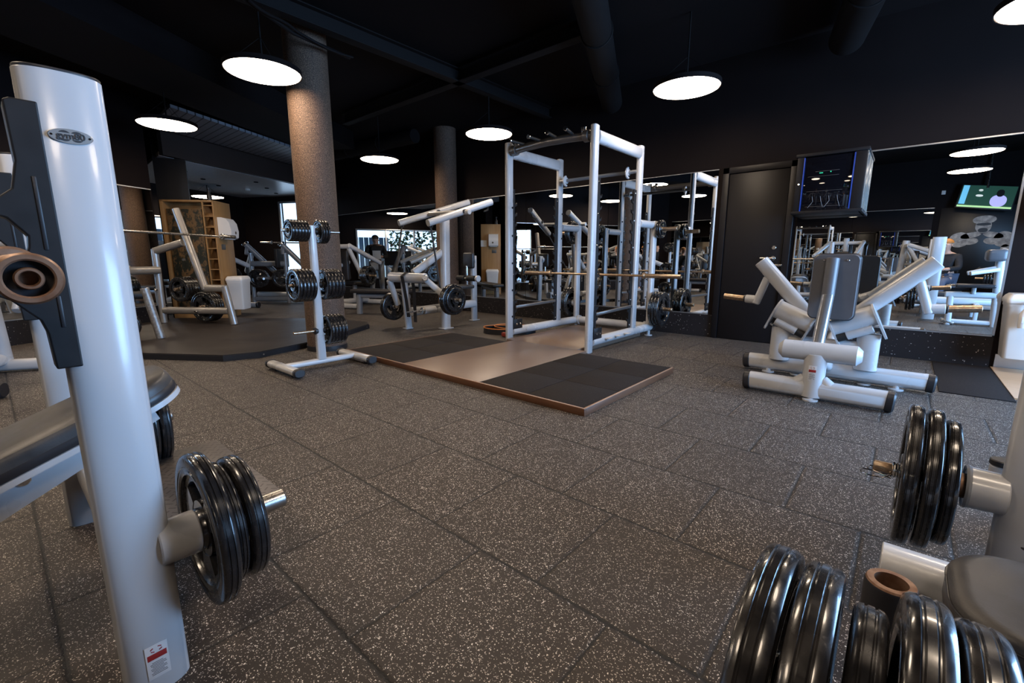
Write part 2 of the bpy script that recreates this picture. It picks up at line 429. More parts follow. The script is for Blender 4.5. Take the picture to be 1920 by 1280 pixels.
# outside the far windows: a blue slatted fence, a hedge
fm = grainwood('blue_grey_boards', (.14, .22, .32), (.20, .30, .42), (8, 8, .5), .7)
fb = MB()
for i in range(26):
    p = V((-15.7, 6.4, 0)) + V((.469, -.883, 0)) * (i * .165)
    fb.box(p + V((0, 0, .85)), (.02, .15, 1.7), .003, Matrix.Rotation(math.atan2(.469, .883), 3, 'Z'))
tag(recenter(fb.build('board_fence', fm)), 'blue grey vertical board fence outside the left windows', 'fence')
hm = mat('hedge_leaves', (.10, .20, .06), .6)
tt = NT(hm); tt.l(tt.ramp(tt.noise(30, 3), [(.4, (.05, .14, .04)), (.6, (.45, .58, .38))]), tt.b.inputs['Base Color'])
hb = MB()
for i in range(1500):
    p = V((-13.2, 1.9, 0)) + V((.469, -.883, 0)) * random.uniform(-.9, 2.2) - V((.883, .469, 0)) * random.uniform(0, .5) + V((0, 0, random.uniform(0, 2.1)))
    q = V((random.uniform(-1, 1), random.uniform(-1, 1), random.uniform(-1, 1))).normalized() * .07; r = q.cross(V((.3, .5, .8))).normalized() * .05
    i0 = len(hb.v); hb.v += [p - q, p + r, p + q, p - r]; hb.f.append((i0, i0 + 1, i0 + 2, i0 + 3))
h = recenter(hb.build('hedge', hm, smooth=False)); tag(h, 'sunlit leafy green hedge outside the windows beyond the machines', 'hedge'); h['kind'] = 'stuff'

# skirting and trims on the back wall
slab('baseboard_back', (-11.4, YW - .015, 0), (-1.79, YW, .29), SKIRT)
slab('baseboard_back', (-1.00, YW - .015, 0), (.69, YW, .29), SKIRT)
slab('baseboard_right', (.72, YW - .02, 0), (3.05, YW, .13), TRIMM)
slab('trim_1', (-11.4, YW - .018, .288), (-1.86, YW, .300), TRIMM)
slab('trim_2', (-11.4, YW - .014, 2.055), (-1.86, YW, 2.062), TRIMM)
slab('trim_3', (-1.0, YW - .02, .288), (.69, YW, .300), TRIMM)
slab('trim_4', (-1.0, YW - .02, 2.055), (.69, YW, 2.066), TRIMM)
slab('trim_5', (.675, YW - .02, .288), (.69, YW, 2.066), TRIMM)
# mirrors, pane by pane
edges = [-1.86, -2.15, -3.35, -4.88, -6.42, -7.2, -8.43, -10.01, -10.85, -11.40]
wh = ['the narrow right end beside the black door', 'directly behind the right side of the power rack', 'behind the left side of the power rack', 'to the left of the power rack', 'beside the brown half column', 'left of the brown half column', 'reflecting the windows and the standing man', 'next to the far corner window', 'at the far left end of the row']
for i, (a, b) in enumerate(zip(edges, edges[1:])):
    o = MB().box(((a + b) / 2, YW - .005, 1.178), (a - b - .006, .008, 1.752), 0).build('mirror_pane', MIRROR, smooth=False)
    tag(recenter(o), 'wall mirror pane ' + wh[i], 'mirror', 'mirror panes along the back wall')
o = MB().box((-.155, YW - .005, 1.178), (1.66, .008, 1.752), 0).build('mirror_pane', MIRROR, smooth=False)
tag(recenter(o), 'large mirror with thin bright frame right of the black door', 'mirror')
# left angled mirror
def wpanel(a, b, z0, z1, th, off, m, name):
    a, b = V(a), V(b); d = (b - a).normalized(); n = V((d.y, -d.x, 0))
    return MB().prism([(0, z0), ((b - a).length, z0), ((b - a).length, z1), (0, z1)], a + n * off, d, (0, 0, 1), n * th).build(name, m, smooth=False)
dL = (LW1 - V((-6.14, -3.0, 0))).normalized()
struct(wpanel(LW1 - dL * 5.2, LW1 - dL * .02, 0, .29, .012, .002, SKIRT, 'baseboard_left'))
struct(wpanel(LW1 - dL * 5.2, LW1 - dL * .02, .288, .30, .016, .002, TRIMM, 'trim_6'))
struct(wpanel(LW1 - dL * 5.2, LW1 - dL * .02, 2.0, 2.012, .016, .002, TRIMM, 'trim_7'))
for (a, b, w_) in ((.03, .62, 'nearest the far end of the left wall'), (.63, 2.1, 'second from the far end of the left wall'), (2.11, 3.6, 'behind the tall foreground upright on the left wall'), (3.61, 5.1, 'on the left wall nearest the camera')):
    o = wpanel(LW1 - dL * b, LW1 - dL * a, .302, 1.998, .008, .002, MIRROR, 'mirror_pane')
    tag(recenter(o), 'wall mirror pane ' + w_, 'mirror', 'mirror panes on the left wall')
# mirror on the wall behind the camera
for i, (a, b) in enumerate(((-6.0, -4.4), (-4.4, -2.8), (-2.8, -1.2), (-1.2, .35))):
    o = MB().box(((a + b) / 2, -2.994, 1.24), (b - a - .006, .008, 1.86), 0).build('mirror_pane', MIRROR, smooth=False)
    tag(recenter(o), 'mirror pane on the wall behind the camera, ' + ['fourth', 'third', 'second', 'first'][i] + ' from the poster', 'mirror', 'mirror panes on the wall behind the camera')
slab('trim_8', (-6.0, -3.0, 2.172), (.35, -2.98, 2.18), TRIMM)

# black door in the back wall
def door(name, x0, x1, y, z1):
    f = MB(); f.box(((x0 + .035), y - .02, z1 / 2), (.07, .05, z1), .004); f.box((x1 - .035, y - .02, z1 / 2), (.07, .05, z1), .004)
    f.box(((x0 + x1) / 2, y - .02, z1 - .035), (x1 - x0, .05, .07), .004)
    fr = struct(f.build(name, DOORM))
    s = MB().box(((x0 + x1) / 2, y - .012, (z1 - .07) / 2), (x1 - x0 - .15, .03, z1 - .08), .003).build('door_slab', DOORM, fr)
    h = MB(); hx = x1 - .16
    h.cyl((hx, y - .03, 1.0), (hx, y - .075, 1.0), .012); h.cyl((hx + .01, y - .07, 1.0), (hx - .13, y - .07, 1.0), .010)
    h.cyl((hx, y - .027, 1.0), (hx, y - .035, 1.0), .026); h.cyl((hx, y - .027, 1.12), (hx, y - .04, 1.12), .022)
    h.box((hx + .005, y - .05, .92), (.19, .02, .026), .004)
    h.build('door_handle', STEEL, fr)
    return fr
door('door_1', -1.80, -1.02, YW, 2.06)
# the dark door beyond the left mirror
D0, D1 = V((-9.40, 2.02, 0)), V((-9.22, 2.42, 0))
d2 = struct(wpanel(D1, D0, 0, 3.0, .05, 0, DOORM, 'door_2'))
MB().cyl((-9.22, 2.20, 1.0), (-9.16, 2.18, 1.0), .03).cyl((-9.17, 2.18, 1.0), (-9.20, 2.08, 1.0), .012).cyl((-9.22, 2.2, 1.12), (-9.17, 2.19, 1.12), .025).build('door_handle', STEEL, d2)

# ceiling features
def rot_panel(pts, z0, z1, m, name, smooth=False):
    return MB().prism([(p[0], p[1]) for p in pts], (0, 0, z0), (1, 0, 0), (0, 1, 0), (0, 0, z1 - z0)).build(name, m, smooth=smooth)
struct(rot_panel([(-9.17, 2.06), (-13.4, 2.3), (-13.9, 4.9), (-11.3, 6.3), (-10.45, 4.72)], 2.60, 2.66, CEILWOOD, 'ceiling_wood'))
# fascia along the near edge of the wood ceiling
fa, fbp = V((-9.13, 2.06, 0)), V((-10.9, 5.75, 0)); fd = (fbp - fa).normalized(); fn = V((-fd.y, fd.x, 0))
struct(MB().prism([(0, 2.60), ((fbp - fa).length, 2.60), ((fbp - fa).length, 3.3), (0, 3.3)], fa, fd, (0, 0, 1), fn * -.08).build('trim_9', mat('brown_fascia', (.03, .018, .014), .6), smooth=False))
sp = rot_panel([(-7.6, 1.9), (-8.9, 1.95), (-10.3, 4.9), (-9.0, 4.6)], 2.96, 3.0, SLATM, 'ceiling_slats'); struct(sp)
# bulkhead
b0, b1 = V((-5.5, -1.2, 0)), V((-8.9, 4.3, 0)); bd = (b1 - b0).normalized(); bn = V((-bd.y, bd.x, 0))
struct(MB().prism([(0, 3.0), ((b1 - b0).length, 3.0), ((b1 - b0).length, 3.3), (0, 3.3)], b0, bd, (0, 0, 1), bn * 1.0 * -1).build('ceiling_bulkhead', CEILM, smooth=False))
det = MB().lathe([(0, 0), (.05, 0), (.055, .02), (.045, .04), (0, .04)], (-11.9, 4.3, 2.56)).build('smoke_detector', WHITEP)
tag(recenter(det), 'small round white detector on the pale board ceiling', 'detector')
for i in range(6):
    u = i % 3; v = i // 3
    p = V((-10.4, 2.7, 2.585)) + V((-.8, .55, 0)) * u * .9 + V((-.3, 1.35, 0)) * v
    o = MB().cyl(p, p + V((0, 0, .015)), .045, n=20).build('recessed_spot', DUCTM); 
    tag(recenter(o), ['near row, first', 'near row, second', 'near row, third', 'far row, first', 'far row, second', 'far row, third'][i] + ' small dark spot recessed in the pale board ceiling', 'ceiling spot', 'spots in the board ceiling')
# ducts and steel beams under the dark ceiling
def duct(name, a, b, r, label, cat='duct'):
    a, b = V(a), V(b); m = MB().cyl(a, b, r, n=28)
    k = int((b - a).length / .9)
    for i in range(1, k): p = a.lerp(b, i / k); e = (b - a).normalized() * .02; m.cyl(p - e, p + e, r + .012, n=28)
    return tag(recenter(m.build(name, DUCTM)), label, cat)
duct('ventilation_duct', (-1.6, 2.2, 3.08), (-3.3, 5.9, 3.08), .14, 'round black ventilation duct above the power rack')
duct('ventilation_duct', (-9.8, 5.1, 3.14), (-6.9, 5.35, 3.14), .12, 'round black ventilation duct high beside the brown half column')
duct('ventilation_duct', (.2, 2.0, 3.1), (-.7, 5.8, 3.1), .15, 'round black ventilation duct above the seated row machine')
for (a, b, w_) in (((-7.0, 4.1), (-2.6, 4.1), 'running over the front of the power rack'), ((-4.4, 1.0), (-4.4, 5.9), 'running towards the mirrors left of the rack'), ((-1.9, 3.2), (.9, 3.2), 'over the open floor at the right')):
    a, b = V((*a, 3.2)), V((*b, 3.2)); m = MB()
    sz = (abs(b.x - a.x) + .12, abs(b.y - a.y) + .12)
    m.box((a + b) / 2 + V((0, 0, .04)), (sz[0], sz[1], .012), .002); m.box((a + b) / 2 + V((0, 0, -.10)), (sz[0], sz[1], .012), .002)
    m.box((a + b) / 2 + V((0, 0, -.03)), (sz[0] if sz[0] > .2 else .01, sz[1] if sz[1] > .2 else .01, .14), 0)
    tag(recenter(m.build('steel_beam', DUCTM)), 'black steel ceiling beam ' + w_, 'beam')
cb = MB()
pts = [V((-2.9, 1.2, 3.0)), V((-3.5, 1.3, 2.93)), V((-4.1, 1.6, 2.96)), V((-4.4, 2.1, 2.98)), V((-4.6, 2.9, 3.02))]
fine = []
for a, b in zip(pts, pts[1:]): fine += [a.lerp(b, t / 5) for t in range(5)]
cb.path(fine, .018, 8); cb.path([p + V((.03, .02, .02 * math.sin(i))) for i, p in enumerate(fine)], .012, 8)
tag(recenter(cb.build('cable_bundle', DUCTM)), 'drooping black cable bundle under the ceiling near the column', 'cable')

# round lamps
LAMPZ = 2.63
def lamp(x, y, where, z=LAMPZ, first=[None]):
    r = .312
    if first[0] is None:
        t = thing('pendant_lamp', '', 'lamp', (x, y, z), 'round disc lamps')
        prof = [(0, .0), (r - .012, .0), (r - .01, -.004), (0, -.004)]
        MB().lathe([(0, -.030), (.12, -.027), (.22, -.018), (.30, -.007), (r - .008, .001), (r - .004, .006), (r - .008, .01), (0, .01)], (x, y, z), n=64).build('diffuser', LAMPM, t)
        MB().lathe([(r - .004, -.006), (r + .004, -.006), (r + .004, .035), (r - .05, .05), (0, .05), (0, .042), (r - .055, .042), (r - .004, .03)], (x, y, z), n=64).build('housing', CEILM, t)
        h = MB(); h.cyl((x, y, z + .07), (x, y, 3.3), .008, n=10)
        for a in (0, 2.09, 4.19): h.cyl((x + .25 * math.cos(a), y + .25 * math.sin(a), z + .07), (x, y, z + .28), .002, n=6)
        h.build('suspension_cable', DUCTM, t); first[0] = t
    else:
        t = copy_tree(first[0]); t.location = (x, y, z)
    t['label'] = 'glowing round disc lamp ' + where
    return t
for x, y, w_ in [(-4.54, 1.87, 'hanging just in front of the brown column'), (-7.16, 1.74, 'upper left, over the octagonal platform'), (-6.92, 4.61, 'above the lat machine near the mirrors'),
                 (-4.43, 4.66, 'left of the top of the power rack'), (-1.83, 4.72, 'above and right of the power rack'), (.56, 4.76, 'cut by the right edge of the picture'),
                 (-2.04, 1.86, 'over the middle of the floor, just above the picture'), (.62, 1.64, 'above the bench station at the right, seen in the mirror'), (.69, -.42, 'farther of the two seen in the right mirror'),
                 (-6.70, -.15, 'second of the pair seen in the mirror behind the rack'), (-4.49, -.58, 'seen in the mirror between the right rack posts'),
                 (-2.0, -.60, 'nearest above the camera')]:
    lamp(x, y, w_)
lamp(-12.0, 3.5, 'in the far room above the oak cabinet', 2.35)

# columns
def column(x, y, r, label):
    m = MB().cyl((x, y, .05), (x, y, 3.3), r, n=72, bev=0.0)
    o = struct(m.build('column', FELT)); 
    MB().lathe([(r - .002, 0), (r + .006, 0), (r + .006, .055), (r - .002, .055)], (x, y, 0), n=72).build('base_ring', CAP, o)
    return o
struct(column(-4.84, 2.42, .205, ''))
struct(column(-6.62, 5.80, .20, ''))

# floor insets at the right: dark mat and light wood strip
tag(recenter(MB().box((.50, 5.30, .004), (.40, 1.36, .008), .001).build('floor_mat', MATM)), 'thin dark rubber mat on the floor by the right mirror corner', 'mat')
slab('floor_wood', (.70, 4.72, 0), (2.9, YW - .03, .012), WOODFLOOR)

# ---------------------------------------------------------------- platforms
def wood_platform():
    X0, X1, Y0, Y1 = -4.36, -1.47, 2.41, 3.86; z = .05
    t = thing('lifting_platform', 'low lifting platform with brown laminate middle and black rubber sides under the power rack', 'platform', (-2.9, 3.2, 0))
    e = MB(); e.box(((X0 + X1) / 2, Y0 - .01, z / 2), (X1 - X0 + .04, .022, z), .002); e.box((X1 + .01, (Y0 + Y1) / 2, z / 2), (.022, Y1 - Y0, z), .002)
    e.box((X0 - .01, (Y0 + Y1) / 2, z / 2), (.022, Y1 - Y0, z), .002)
    e.build('wood_edge', WOODEDGE, t)
    lb = MB().box((-2.915, (Y0 + 3.99) / 2, z / 2), (.985, 3.99 - Y0, z - .002), .001)
    lb.box((-3.035, (3.99 + 5.52) / 2, z / 2), (.99, 5.52 - 3.99, z - .002), .001); lb.build('laminate_board', LAMIN, t)
    tr = MB().box(((X0 + X1) / 2, Y0 - .012, z), (X1 - X0 + .04, .014, .005), .001); tr.box((X1 + .012, (Y0 + Y1) / 2, z), (.014, Y1 - Y0, .005), .001)
    tr.build('edge_strip', mat('pale_edge_strip', (.35, .22, .15), .35), t)
    for x0, x1 in ((X0, -3.41), (-2.42, X1)):
        w = (x1 - x0) / 2; d = (Y1 - Y0) / 3
        for i in range(2):
            for j in range(3):
                MB().box((x0 + w * (i + .5), Y0 + d * (j + .5), z / 2), (w - .004, d - .004, z), .003).build('rubber_tile', MATM, t)
    return t
wood_platform()
def oct_platform():
    P_ = [(-6.05, .70), (-4.98, 1.42), (-4.88, 1.72), (-5.08, 2.42), (-5.80, 3.55), (-6.02, 3.66), (-6.55, 3.57), (-7.30, 3.15), (-8.7, 1.95), (-7.9, .42)]
    t = thing('octagonal_platform', 'low black platform with clipped corners under the plate loaded machines at left', 'platform', (-6.8, 2.1, 0))
    MB().prism(P_, (0, 0, 0), (1, 0, 0), (0, 1, 0), (0, 0, .055)).build('edge_board', BLACK, t, smooth=False)
    Q = [(x * .994 - .04, y * .994 + .012) for x, y in P_]
    MB().prism(Q, (0, 0, .055), (1, 0, 0), (0, 1, 0), (0, 0, .008)).build('rubber_sheet', OCTM, t, smooth=False)
    b = MB()
    for a, c in zip(P_, P_[1:]):
        a, c = V((*a, .03)), V((*c, .03))
        if (c - a).length < .4 or a.x < -6.0: continue
        n = V(((c - a).y, -(c - a).x, 0)).normalized()
        for k in (.06, .94): p = a.lerp(c, k); b.cyl(p, p + n * .004, .008, n=10, bev=.001)
    b.build('bolt', STEEL, t)
oct_platform()

# ---------------------------------------------------------------- plates
_pl = {}
def plate_proto(D, T):
    key = (round(D, 3), round(T, 3))
    if key in _pl: return _pl[key]
    R = D / 2; h = T / 2; m = MB()
    rim = [(.72 * R, .5 * h), (.735 * R, .86 * h), (.77 * R, h), (.80 * R, h), (.81 * R, .92 * h), (.835 * R, .92 * h), (.845 * R, h), (.93 * R, h), (R - .006, .93 * h), (R - .0015, .72 * h), (R, .42 * h), (R - .0025, .33 * h), (R - .0025, .27 * h), (R, .18 * h)]
    rim = rim + [(r, -z) for r, z in reversed(rim)]
    N = 72
    m.lathe(rim, n=N)
    hr = max(.052, .26 * R)
    m.lathe([(.034, .8 * h), (hr * .62, .8 * h), (hr * .7, .98 * h), (hr * .95, .98 * h), (hr, .8 * h), (hr, -.8 * h), (hr * .95, -.98 * h), (hr * .7, -.98 * h), (hr * .62, -.8 * h), (.034, -.8 * h)], n=N)
    # web ring inside the rim and around the hub, with raised spokes between grip openings
    r0, r1, r2, r3 = hr * .98, hr + (.72 * R - hr) * .22, hr + (.72 * R - hr) * .80, .74 * R
    wt = .42 * h
    def ringslab(a, b, z, i0=0, i1=N):
        st = len(m.v); k = i1 - i0; full = k >= N
        for i in range(i0, i1 + (0 if full else 1)):
            an = 2 * PI * i / N; c, s_ = math.cos(an), math.sin(an)
            for r in (a, b):
                for q in (z, -z): m.v.append(V((r * c, r * s_, q)))
        cnt = k if full else k + 1
        for i in range(k):
            A = st + 4 * i; B = st + 4 * ((i + 1) % cnt)
            m.f += [(A, A + 2, B + 2, B), (A + 1, B + 1, B + 3, A + 3), (A + 2, A + 3, B + 3, B + 2), (A, B, B + 1, A + 1)]
        if not full:
            m.f.append((st, st + 1, st + 3, st + 2)); e = st + 4 * k; m.f.append((e, e + 2, e + 3, e + 1))
    ringslab(r0, r1, wt); ringslab(r2, r3, wt)
    for q in range(3):
        a0 = q * 24
        ringslab(r1 * .99, r2 * 1.01, wt * 1.15, a0, a0 + 9)
        ringslab(r1 * .99, r2 * 1.01, wt * .8, a0 + 9, a0 + 13) if D < .3 else None
    o = m.build('weight_plate', RUB)
    hub = MB().lathe([(.0262, .84 * h), (.036, .84 * h), (.036, -.84 * h), (.0262, -.84 * h)], n=40).build('hub_ring', STEEL)
    hub.parent = o
    o['category'] = 'weight plate'
    for ob in (o, hub): COL.objects.unlink(ob)
    _pl[key] = o; return o
def put_plate(D, T, c, d, label, group, spin=None):
    src = plate_proto(D, T)
    o = src.copy(); COL.objects.link(o); k = src.children[0].copy(); COL.objects.link(k); k.parent = o
    o.location = c; q = V((0, 0, 1)).rotation_difference(V(d).normalized())
    q = q @ Quaternion((0, 0, 1), random.uniform(0, 6.28) if spin is None else spin)
    o.rotation_mode = 'QUATERNION'; o.rotation_quaternion = q
    o['label'] = label; o['category'] = 'weight plate'; o['group'] = group; return o
ORD = ['outermost', 'second from outside', 'third from outside', 'fourth from outside', 'fifth from outside', 'sixth from outside', 'seventh from outside']
SIZES = lambda D: 'large' if D >= .40 else ('medium' if D > .25 else 'small')
def stack(p, d, plates, where, gap=.0015):
    """plates along d starting at p, innermost first"""
    d = V(d).normalized(); s = 0; n = len(plates)
    for i, q in enumerate(plates):
        D, T = q[0], q[1]; s += (q[2] if len(q) > 2 else gap)
        k = n - 1 - i
        o_ = ('only plate' if n == 1 else ('innermost' if k == n - 1 else ORD[k]))
        put_plate(D, T, V(p) + d * (s + T / 2) - V((0, 0, .0008)), d, f'{SIZES(D)} black plate, {o_} on {where}', 'weight plates on ' + where)
        s += T
    return s

def foot_cap(m, p, d, w, h): m.tube(V(p), V(p) + V(d).normalized() * .045, w + .012, h + .012, bev=.012)
def collar(a, b, r): return MB().cyl(a, b, r, n=20)

# ---------------------------------------------------------------- power rack
def power_rack():
    t = thing('power_rack', 'tall white power rack with multi grip pull-up bar standing on the platform', 'power rack', (-3.03, 4.85, 0))
    XL, XR = -3.60, -2.475; YF, YM, YR = 4.12, 5.14, 5.62; H = 2.29
    def post(x, y, z0, z1, m=PAINT): MB().tube((x, y, z0), (x, y, z1), .064, .10, (0, 1, 0), bev=.008, p=3.2).build('upright_post', m, t)
    post(XL, YF, .0, H); post(XR, YF, 0.0, H); post(XL, YM, .10, H - .02); post(XR, YM, .10, H - .02)
    post(XL, YR, .10, 1.46); post(XR, YR, .08, 1.46)
    for x in (XL, XR):
        MB().cyl((x, YF + .04, .115), (x, YR + .02, .115), .05).build('base_beam', PAINT, t)
        MB().tube((x, YF + .045, H - .10), (x, YM - .04, H - .10), .085, .125, bev=.002).build('top_beam', PAINT, t)
        b = MB()
        for k in range(3): b.cyl((x + (.04 if x == XR else .03), 4.40 + .22 * k, .115), (x + (.07 if x == XR else .055), 4.40 + .22 * k, .115), .011 if x == XL else .012, n=12)
        if x == XR:
            for k in range(3): b.box((x + .08, 4.42 + .22 * k, .13), (.05, .10, .008), .003)
        b.build('band_peg', PAINT, t)
        MB().cyl((x, YM + .045, 1.41), (x + .001, YR - .04, 1.41), .045).build('storage_arm', PAINT, t)
    MB().cyl((XL, YR, .115), (XR, YR, .115), .052).build('rear_beam', PAINT, t)
    # bolted collars, feet at the rear beam
    j = MB(); j.cyl((XL + .03, YR, .115), (XL + .07, YR, .115), .066); j.cyl((XR - .07, YR, .115), (XR - .03, YR, .115), .066); j.build('beam_collar', PAINT, t)
    f = MB(); f.cyl((XR, YR + .02, .115), (XR, YR + .10, .115), .058); f.build('end_cap', CAP, t)
    for fx in (XR, XL): MB().lathe([(0, 0), (.05, 0), (.05, .010), (.02, .014), (.02, .07), (0, .07)], (fx, YR, 0), n=24).build('levelling_foot', PAINT, t)
    # front multi-grip bar
    b = MB(); pts = [(XL + .03, YF, 2.20), (XL + .12, YF, 2.20), (-3.30, YF - .025, 2.205), (-3.03, YF - .035, 2.208), (-2.78, YF - .025, 2.205), (XR - .12, YF, 2.20), (XR - .03, YF, 2.20)]
    b.path(pts, .04, 16)
    for x in (XL + .09, XR - .09): b.cyl((x - .03, YF, 2.20), (x + .03, YF, 2.20), .058)
    b.build('pull_up_bar', PAINT_DK, t)
    g = MB()
    for (x, dx) in ((-3.35, -.04), (-3.12, -.02), (-2.92, .02), (-2.72, .04)):
        g.cyl((x, YF - .03, 2.235), (x + dx, YF - .21, 2.245), .016)
    g.build('pull_up_grip', BLACK_GRIP, t)
    g = MB()
    for (x, dx) in ((-3.35, -.04), (-3.12, -.02), (-2.92, .02), (-2.72, .04)):
        g.cyl((x + dx, YF - .21, 2.245), (x + dx * 1.08, YF - .228, 2.246), .022)
    for x in (XL + .12, XR - .13): g.cyl((x, YF, 2.25), (x, YF, 2.29), .028)
    g.build('grip_end', CHROME, t)
    b = MB(); b.cyl((XL + .02, YM - .03, 1.99), (XR - .02, YM - .03, 1.99), .021)
    b.build('chin_bar', GREYP, t)
    b = MB()
    for x, s in ((XL + .12, 1), (XR - .13, -1)):
        pts = [V((x, YM - .03 + .055 * math.cos(a), 1.985 + .055 * math.sin(a))) for a in [PI * .55 + PI * 1.0 * i / 12 for i in range(13)]]
        b.path(pts, .014, 8); b.cyl((x - .012, YM - .03, 1.99), (x + .012, YM - .03, 1.99), .04)
    b.build('bar_stop', PAINT, t)
    # notched rails
    def rail(x, y0, sgn, z0, z1):
        w = .062; poly = [(0, z0), (w, z0)]
        z = z0 + .10
        while z < z1 - .12:
            poly += [(w, z), (w + .035, z + .014), (w + .045, z + .045), (w + .035, z + .05), (w + .022, z + .03), (w, z + .034)]; z += .115
        poly += [(w, z1), (0, z1)]
        m = MB().prism(poly, (x - .007, y0, 0), (0, sgn, 0), (0, 0, 1), (.014, 0, 0)).build('hook_rail', HOOKP, t, smooth=False)
        bb = MB()
        for k in range(6): zz_ = z0 + .06 + (z1 - z0 - .1) * k / 5; bb.cyl((x - .012, y0 + sgn * .03, zz_), (x + .012, y0 + sgn * .03, zz_), .010, n=12, bev=.002)
        bb.build('bolt', CHROME, m)
    rail(XR + .01, YF + .048, 1, .12, 1.80); rail(XL - .01, YF + .048, 1, .12, 1.80)
    rail(XR - .01, YM - .048, -1, .14, 1.78); rail(XL + .01, YM - .048, -1, .14, 1.78)
    br = MB()
    for x in (XR + .035, XL + .035):
        br.box((x, YF + .12, .20), (.012, .17, .13), .01); 
    br.build('base_bracket', HOOKP, t)
    bb = MB()
    for x in (XR + .045, XL + .045):
        for y in (YF + .09, YF + .16): bb.cyl((x - .008, y, .20), (x + .006, y, .20), .012, n=12)
    bb.build('bolt', CHROME, t)
    # black studs down the posts
    sd = MB()
    for x, y in ((XL, YF), (XL, YM)):
        for z in (.30, .62, .94, 1.26, 1.58): sd.cyl((x + .028, y + .02, z), (x + .046, y + .02, z), .012, n=12)
    sd.build('stud', CAP, t)
    # safety arms
    for x in (XL, XR): MB().tube((x + .02, YF + .10, .41), (x + .02, YM - .09, .43), .022, .034, p=4).build('safety_arm', PAINT_DK, t)
    # storage pegs
    for x, s in ((XL, -1), (XR, 1)):
        for z in (.36, 1.36):
            MB().cyl((x + s * .03, YR, z), (x + s * .06, YR, z), .05).build('peg_collar', PAINT, t)
            MB().cyl((x + s * .05, YR, z), (x + s * .30, YR, z), .0245, bev=.004).build('storage_peg', BRASS, t)
    return XL, XR, YR
XL, XR, YR = power_rack()
stack((XR + .062, YR, .36), (1, 0, 0), [(.44, .042), (.44, .042), (.44, .042)], 'the lower right peg of the power rack')
stack((XR + .062, YR, 1.36), (1, 0, 0), [(.22, .028), (.22, .028)], 'the upper right peg of the power rack')
stack((XL - .062, YR, .36), (-1, 0, 0), [(.44, .042), (.44, .042), (.36, .036)], 'the lower left peg of the power rack')
stack((XL - .062, YR, 1.36), (-1, 0, 0), [(.32, .034), (.32, .034)], 'the upper left peg of the power rack')

def barbell(p0, p1, label, m1=BRASS, m2=BRASS, slv=.42):
    p0, p1 = V(p0), V(p1); d = (p1 - p0).normalized(); t = thing('barbell', label, 'barbell', (p0 + p1) / 2)
    MB().cyl(p0 + d * slv, p1 - d * slv, .014, n=20).build('shaft', m2, t)
    for a, e in ((p0, d), (p1, -d)):
        prof = [(.014, -.002), (.018, -.002), (.0245, .004), (.0250, slv), (.014, slv)]
        s_ = MB().lathe([(.0175, .016), (.0175, .0015), (.019, .0), (.0230, .0), (.0250, .003), (.0250, slv), (.0142, slv), (.0142, .016)], a, e, 56).build('sleeve', m1, t)
        MB().lathe([(.0, .014), (.0065, .014), (.0070, .002), (.0078, .0), (.0098, .0), (.0108, .003), (.0112, .018), (.0, .018)], a, e, 40).build('end_bolt', RUST, s_)
        MB().lathe([(.0110, .012), (.0185, .012), (.0185, .016), (.0110, .016)], a, e, 40).build('recess_ring', BLACK, s_)
        MB().cyl(a + e * (slv - .005), a + e * (slv + .025), .038, n=32, bev=.004).build('collar', m1, t)
    return t
barbell((-4.06, 5.0, .80), (-1.86, 5.0, .80), 'bare bronze toned barbell resting across the hooks of the power rack')

# coiled belt on the floor behind the left rack post
def belt():
    t = thing('lifting_belt', 'coiled black belt with orange edges lying behind the left rack post', 'belt', (-3.95, 4.55, 0))
    def coil(m, r, z0, z1, k, th):
        prev = None
        for i in range(61):
            a = i / 60 * 2 * PI * 1.15 + k; rr = r * (1 + .12 * math.sin(2 * a + k)); c = V((-4.06 + .05 * k + rr * 1.2 * math.cos(a), 4.50 + .14 * k + rr * math.sin(a), 0))
            n = V((math.cos(a), math.sin(a), 0)); zb = z0
            r_ = m.ring(c + V((0, 0, 0)), n, V((0, 0, 1)), [(0, z0), (th, z0), (th, z1), (0, z1)])
            if prev: m.bridge(prev, r_)
            else: m.cap(r_, True)
            prev = r_
        m.cap(prev)
    b = MB(); coil(b, .20, .002, .075, 0, .006); coil(b, .23, .002, .07, 1.3, .006); b.build('webbing', BLACK, t)
    o = MB(); coil(o, .20, .074, .084, 0, .007); coil(o, .23, .069, .079, 1.3, .007); o.build('edge_stitching', ORANGE, t)
    MB().box((-3.80, 4.27, .035), (.10, .05, .055), .012).build('buckle', mat('red_rubber', (.25, .03, .015), .5), t)
belt()
d_ = MB().lathe([(0, 0), (.10, 0), (.12, .02), (.10, .05), (.05, .07), (0, .075)], (-4.0, 5.42, 0)).build('balance_disc', BLACK_GRIP)
tag(recenter(d_), 'low dark rubber dome lying behind the left rack beam', 'balance disc')

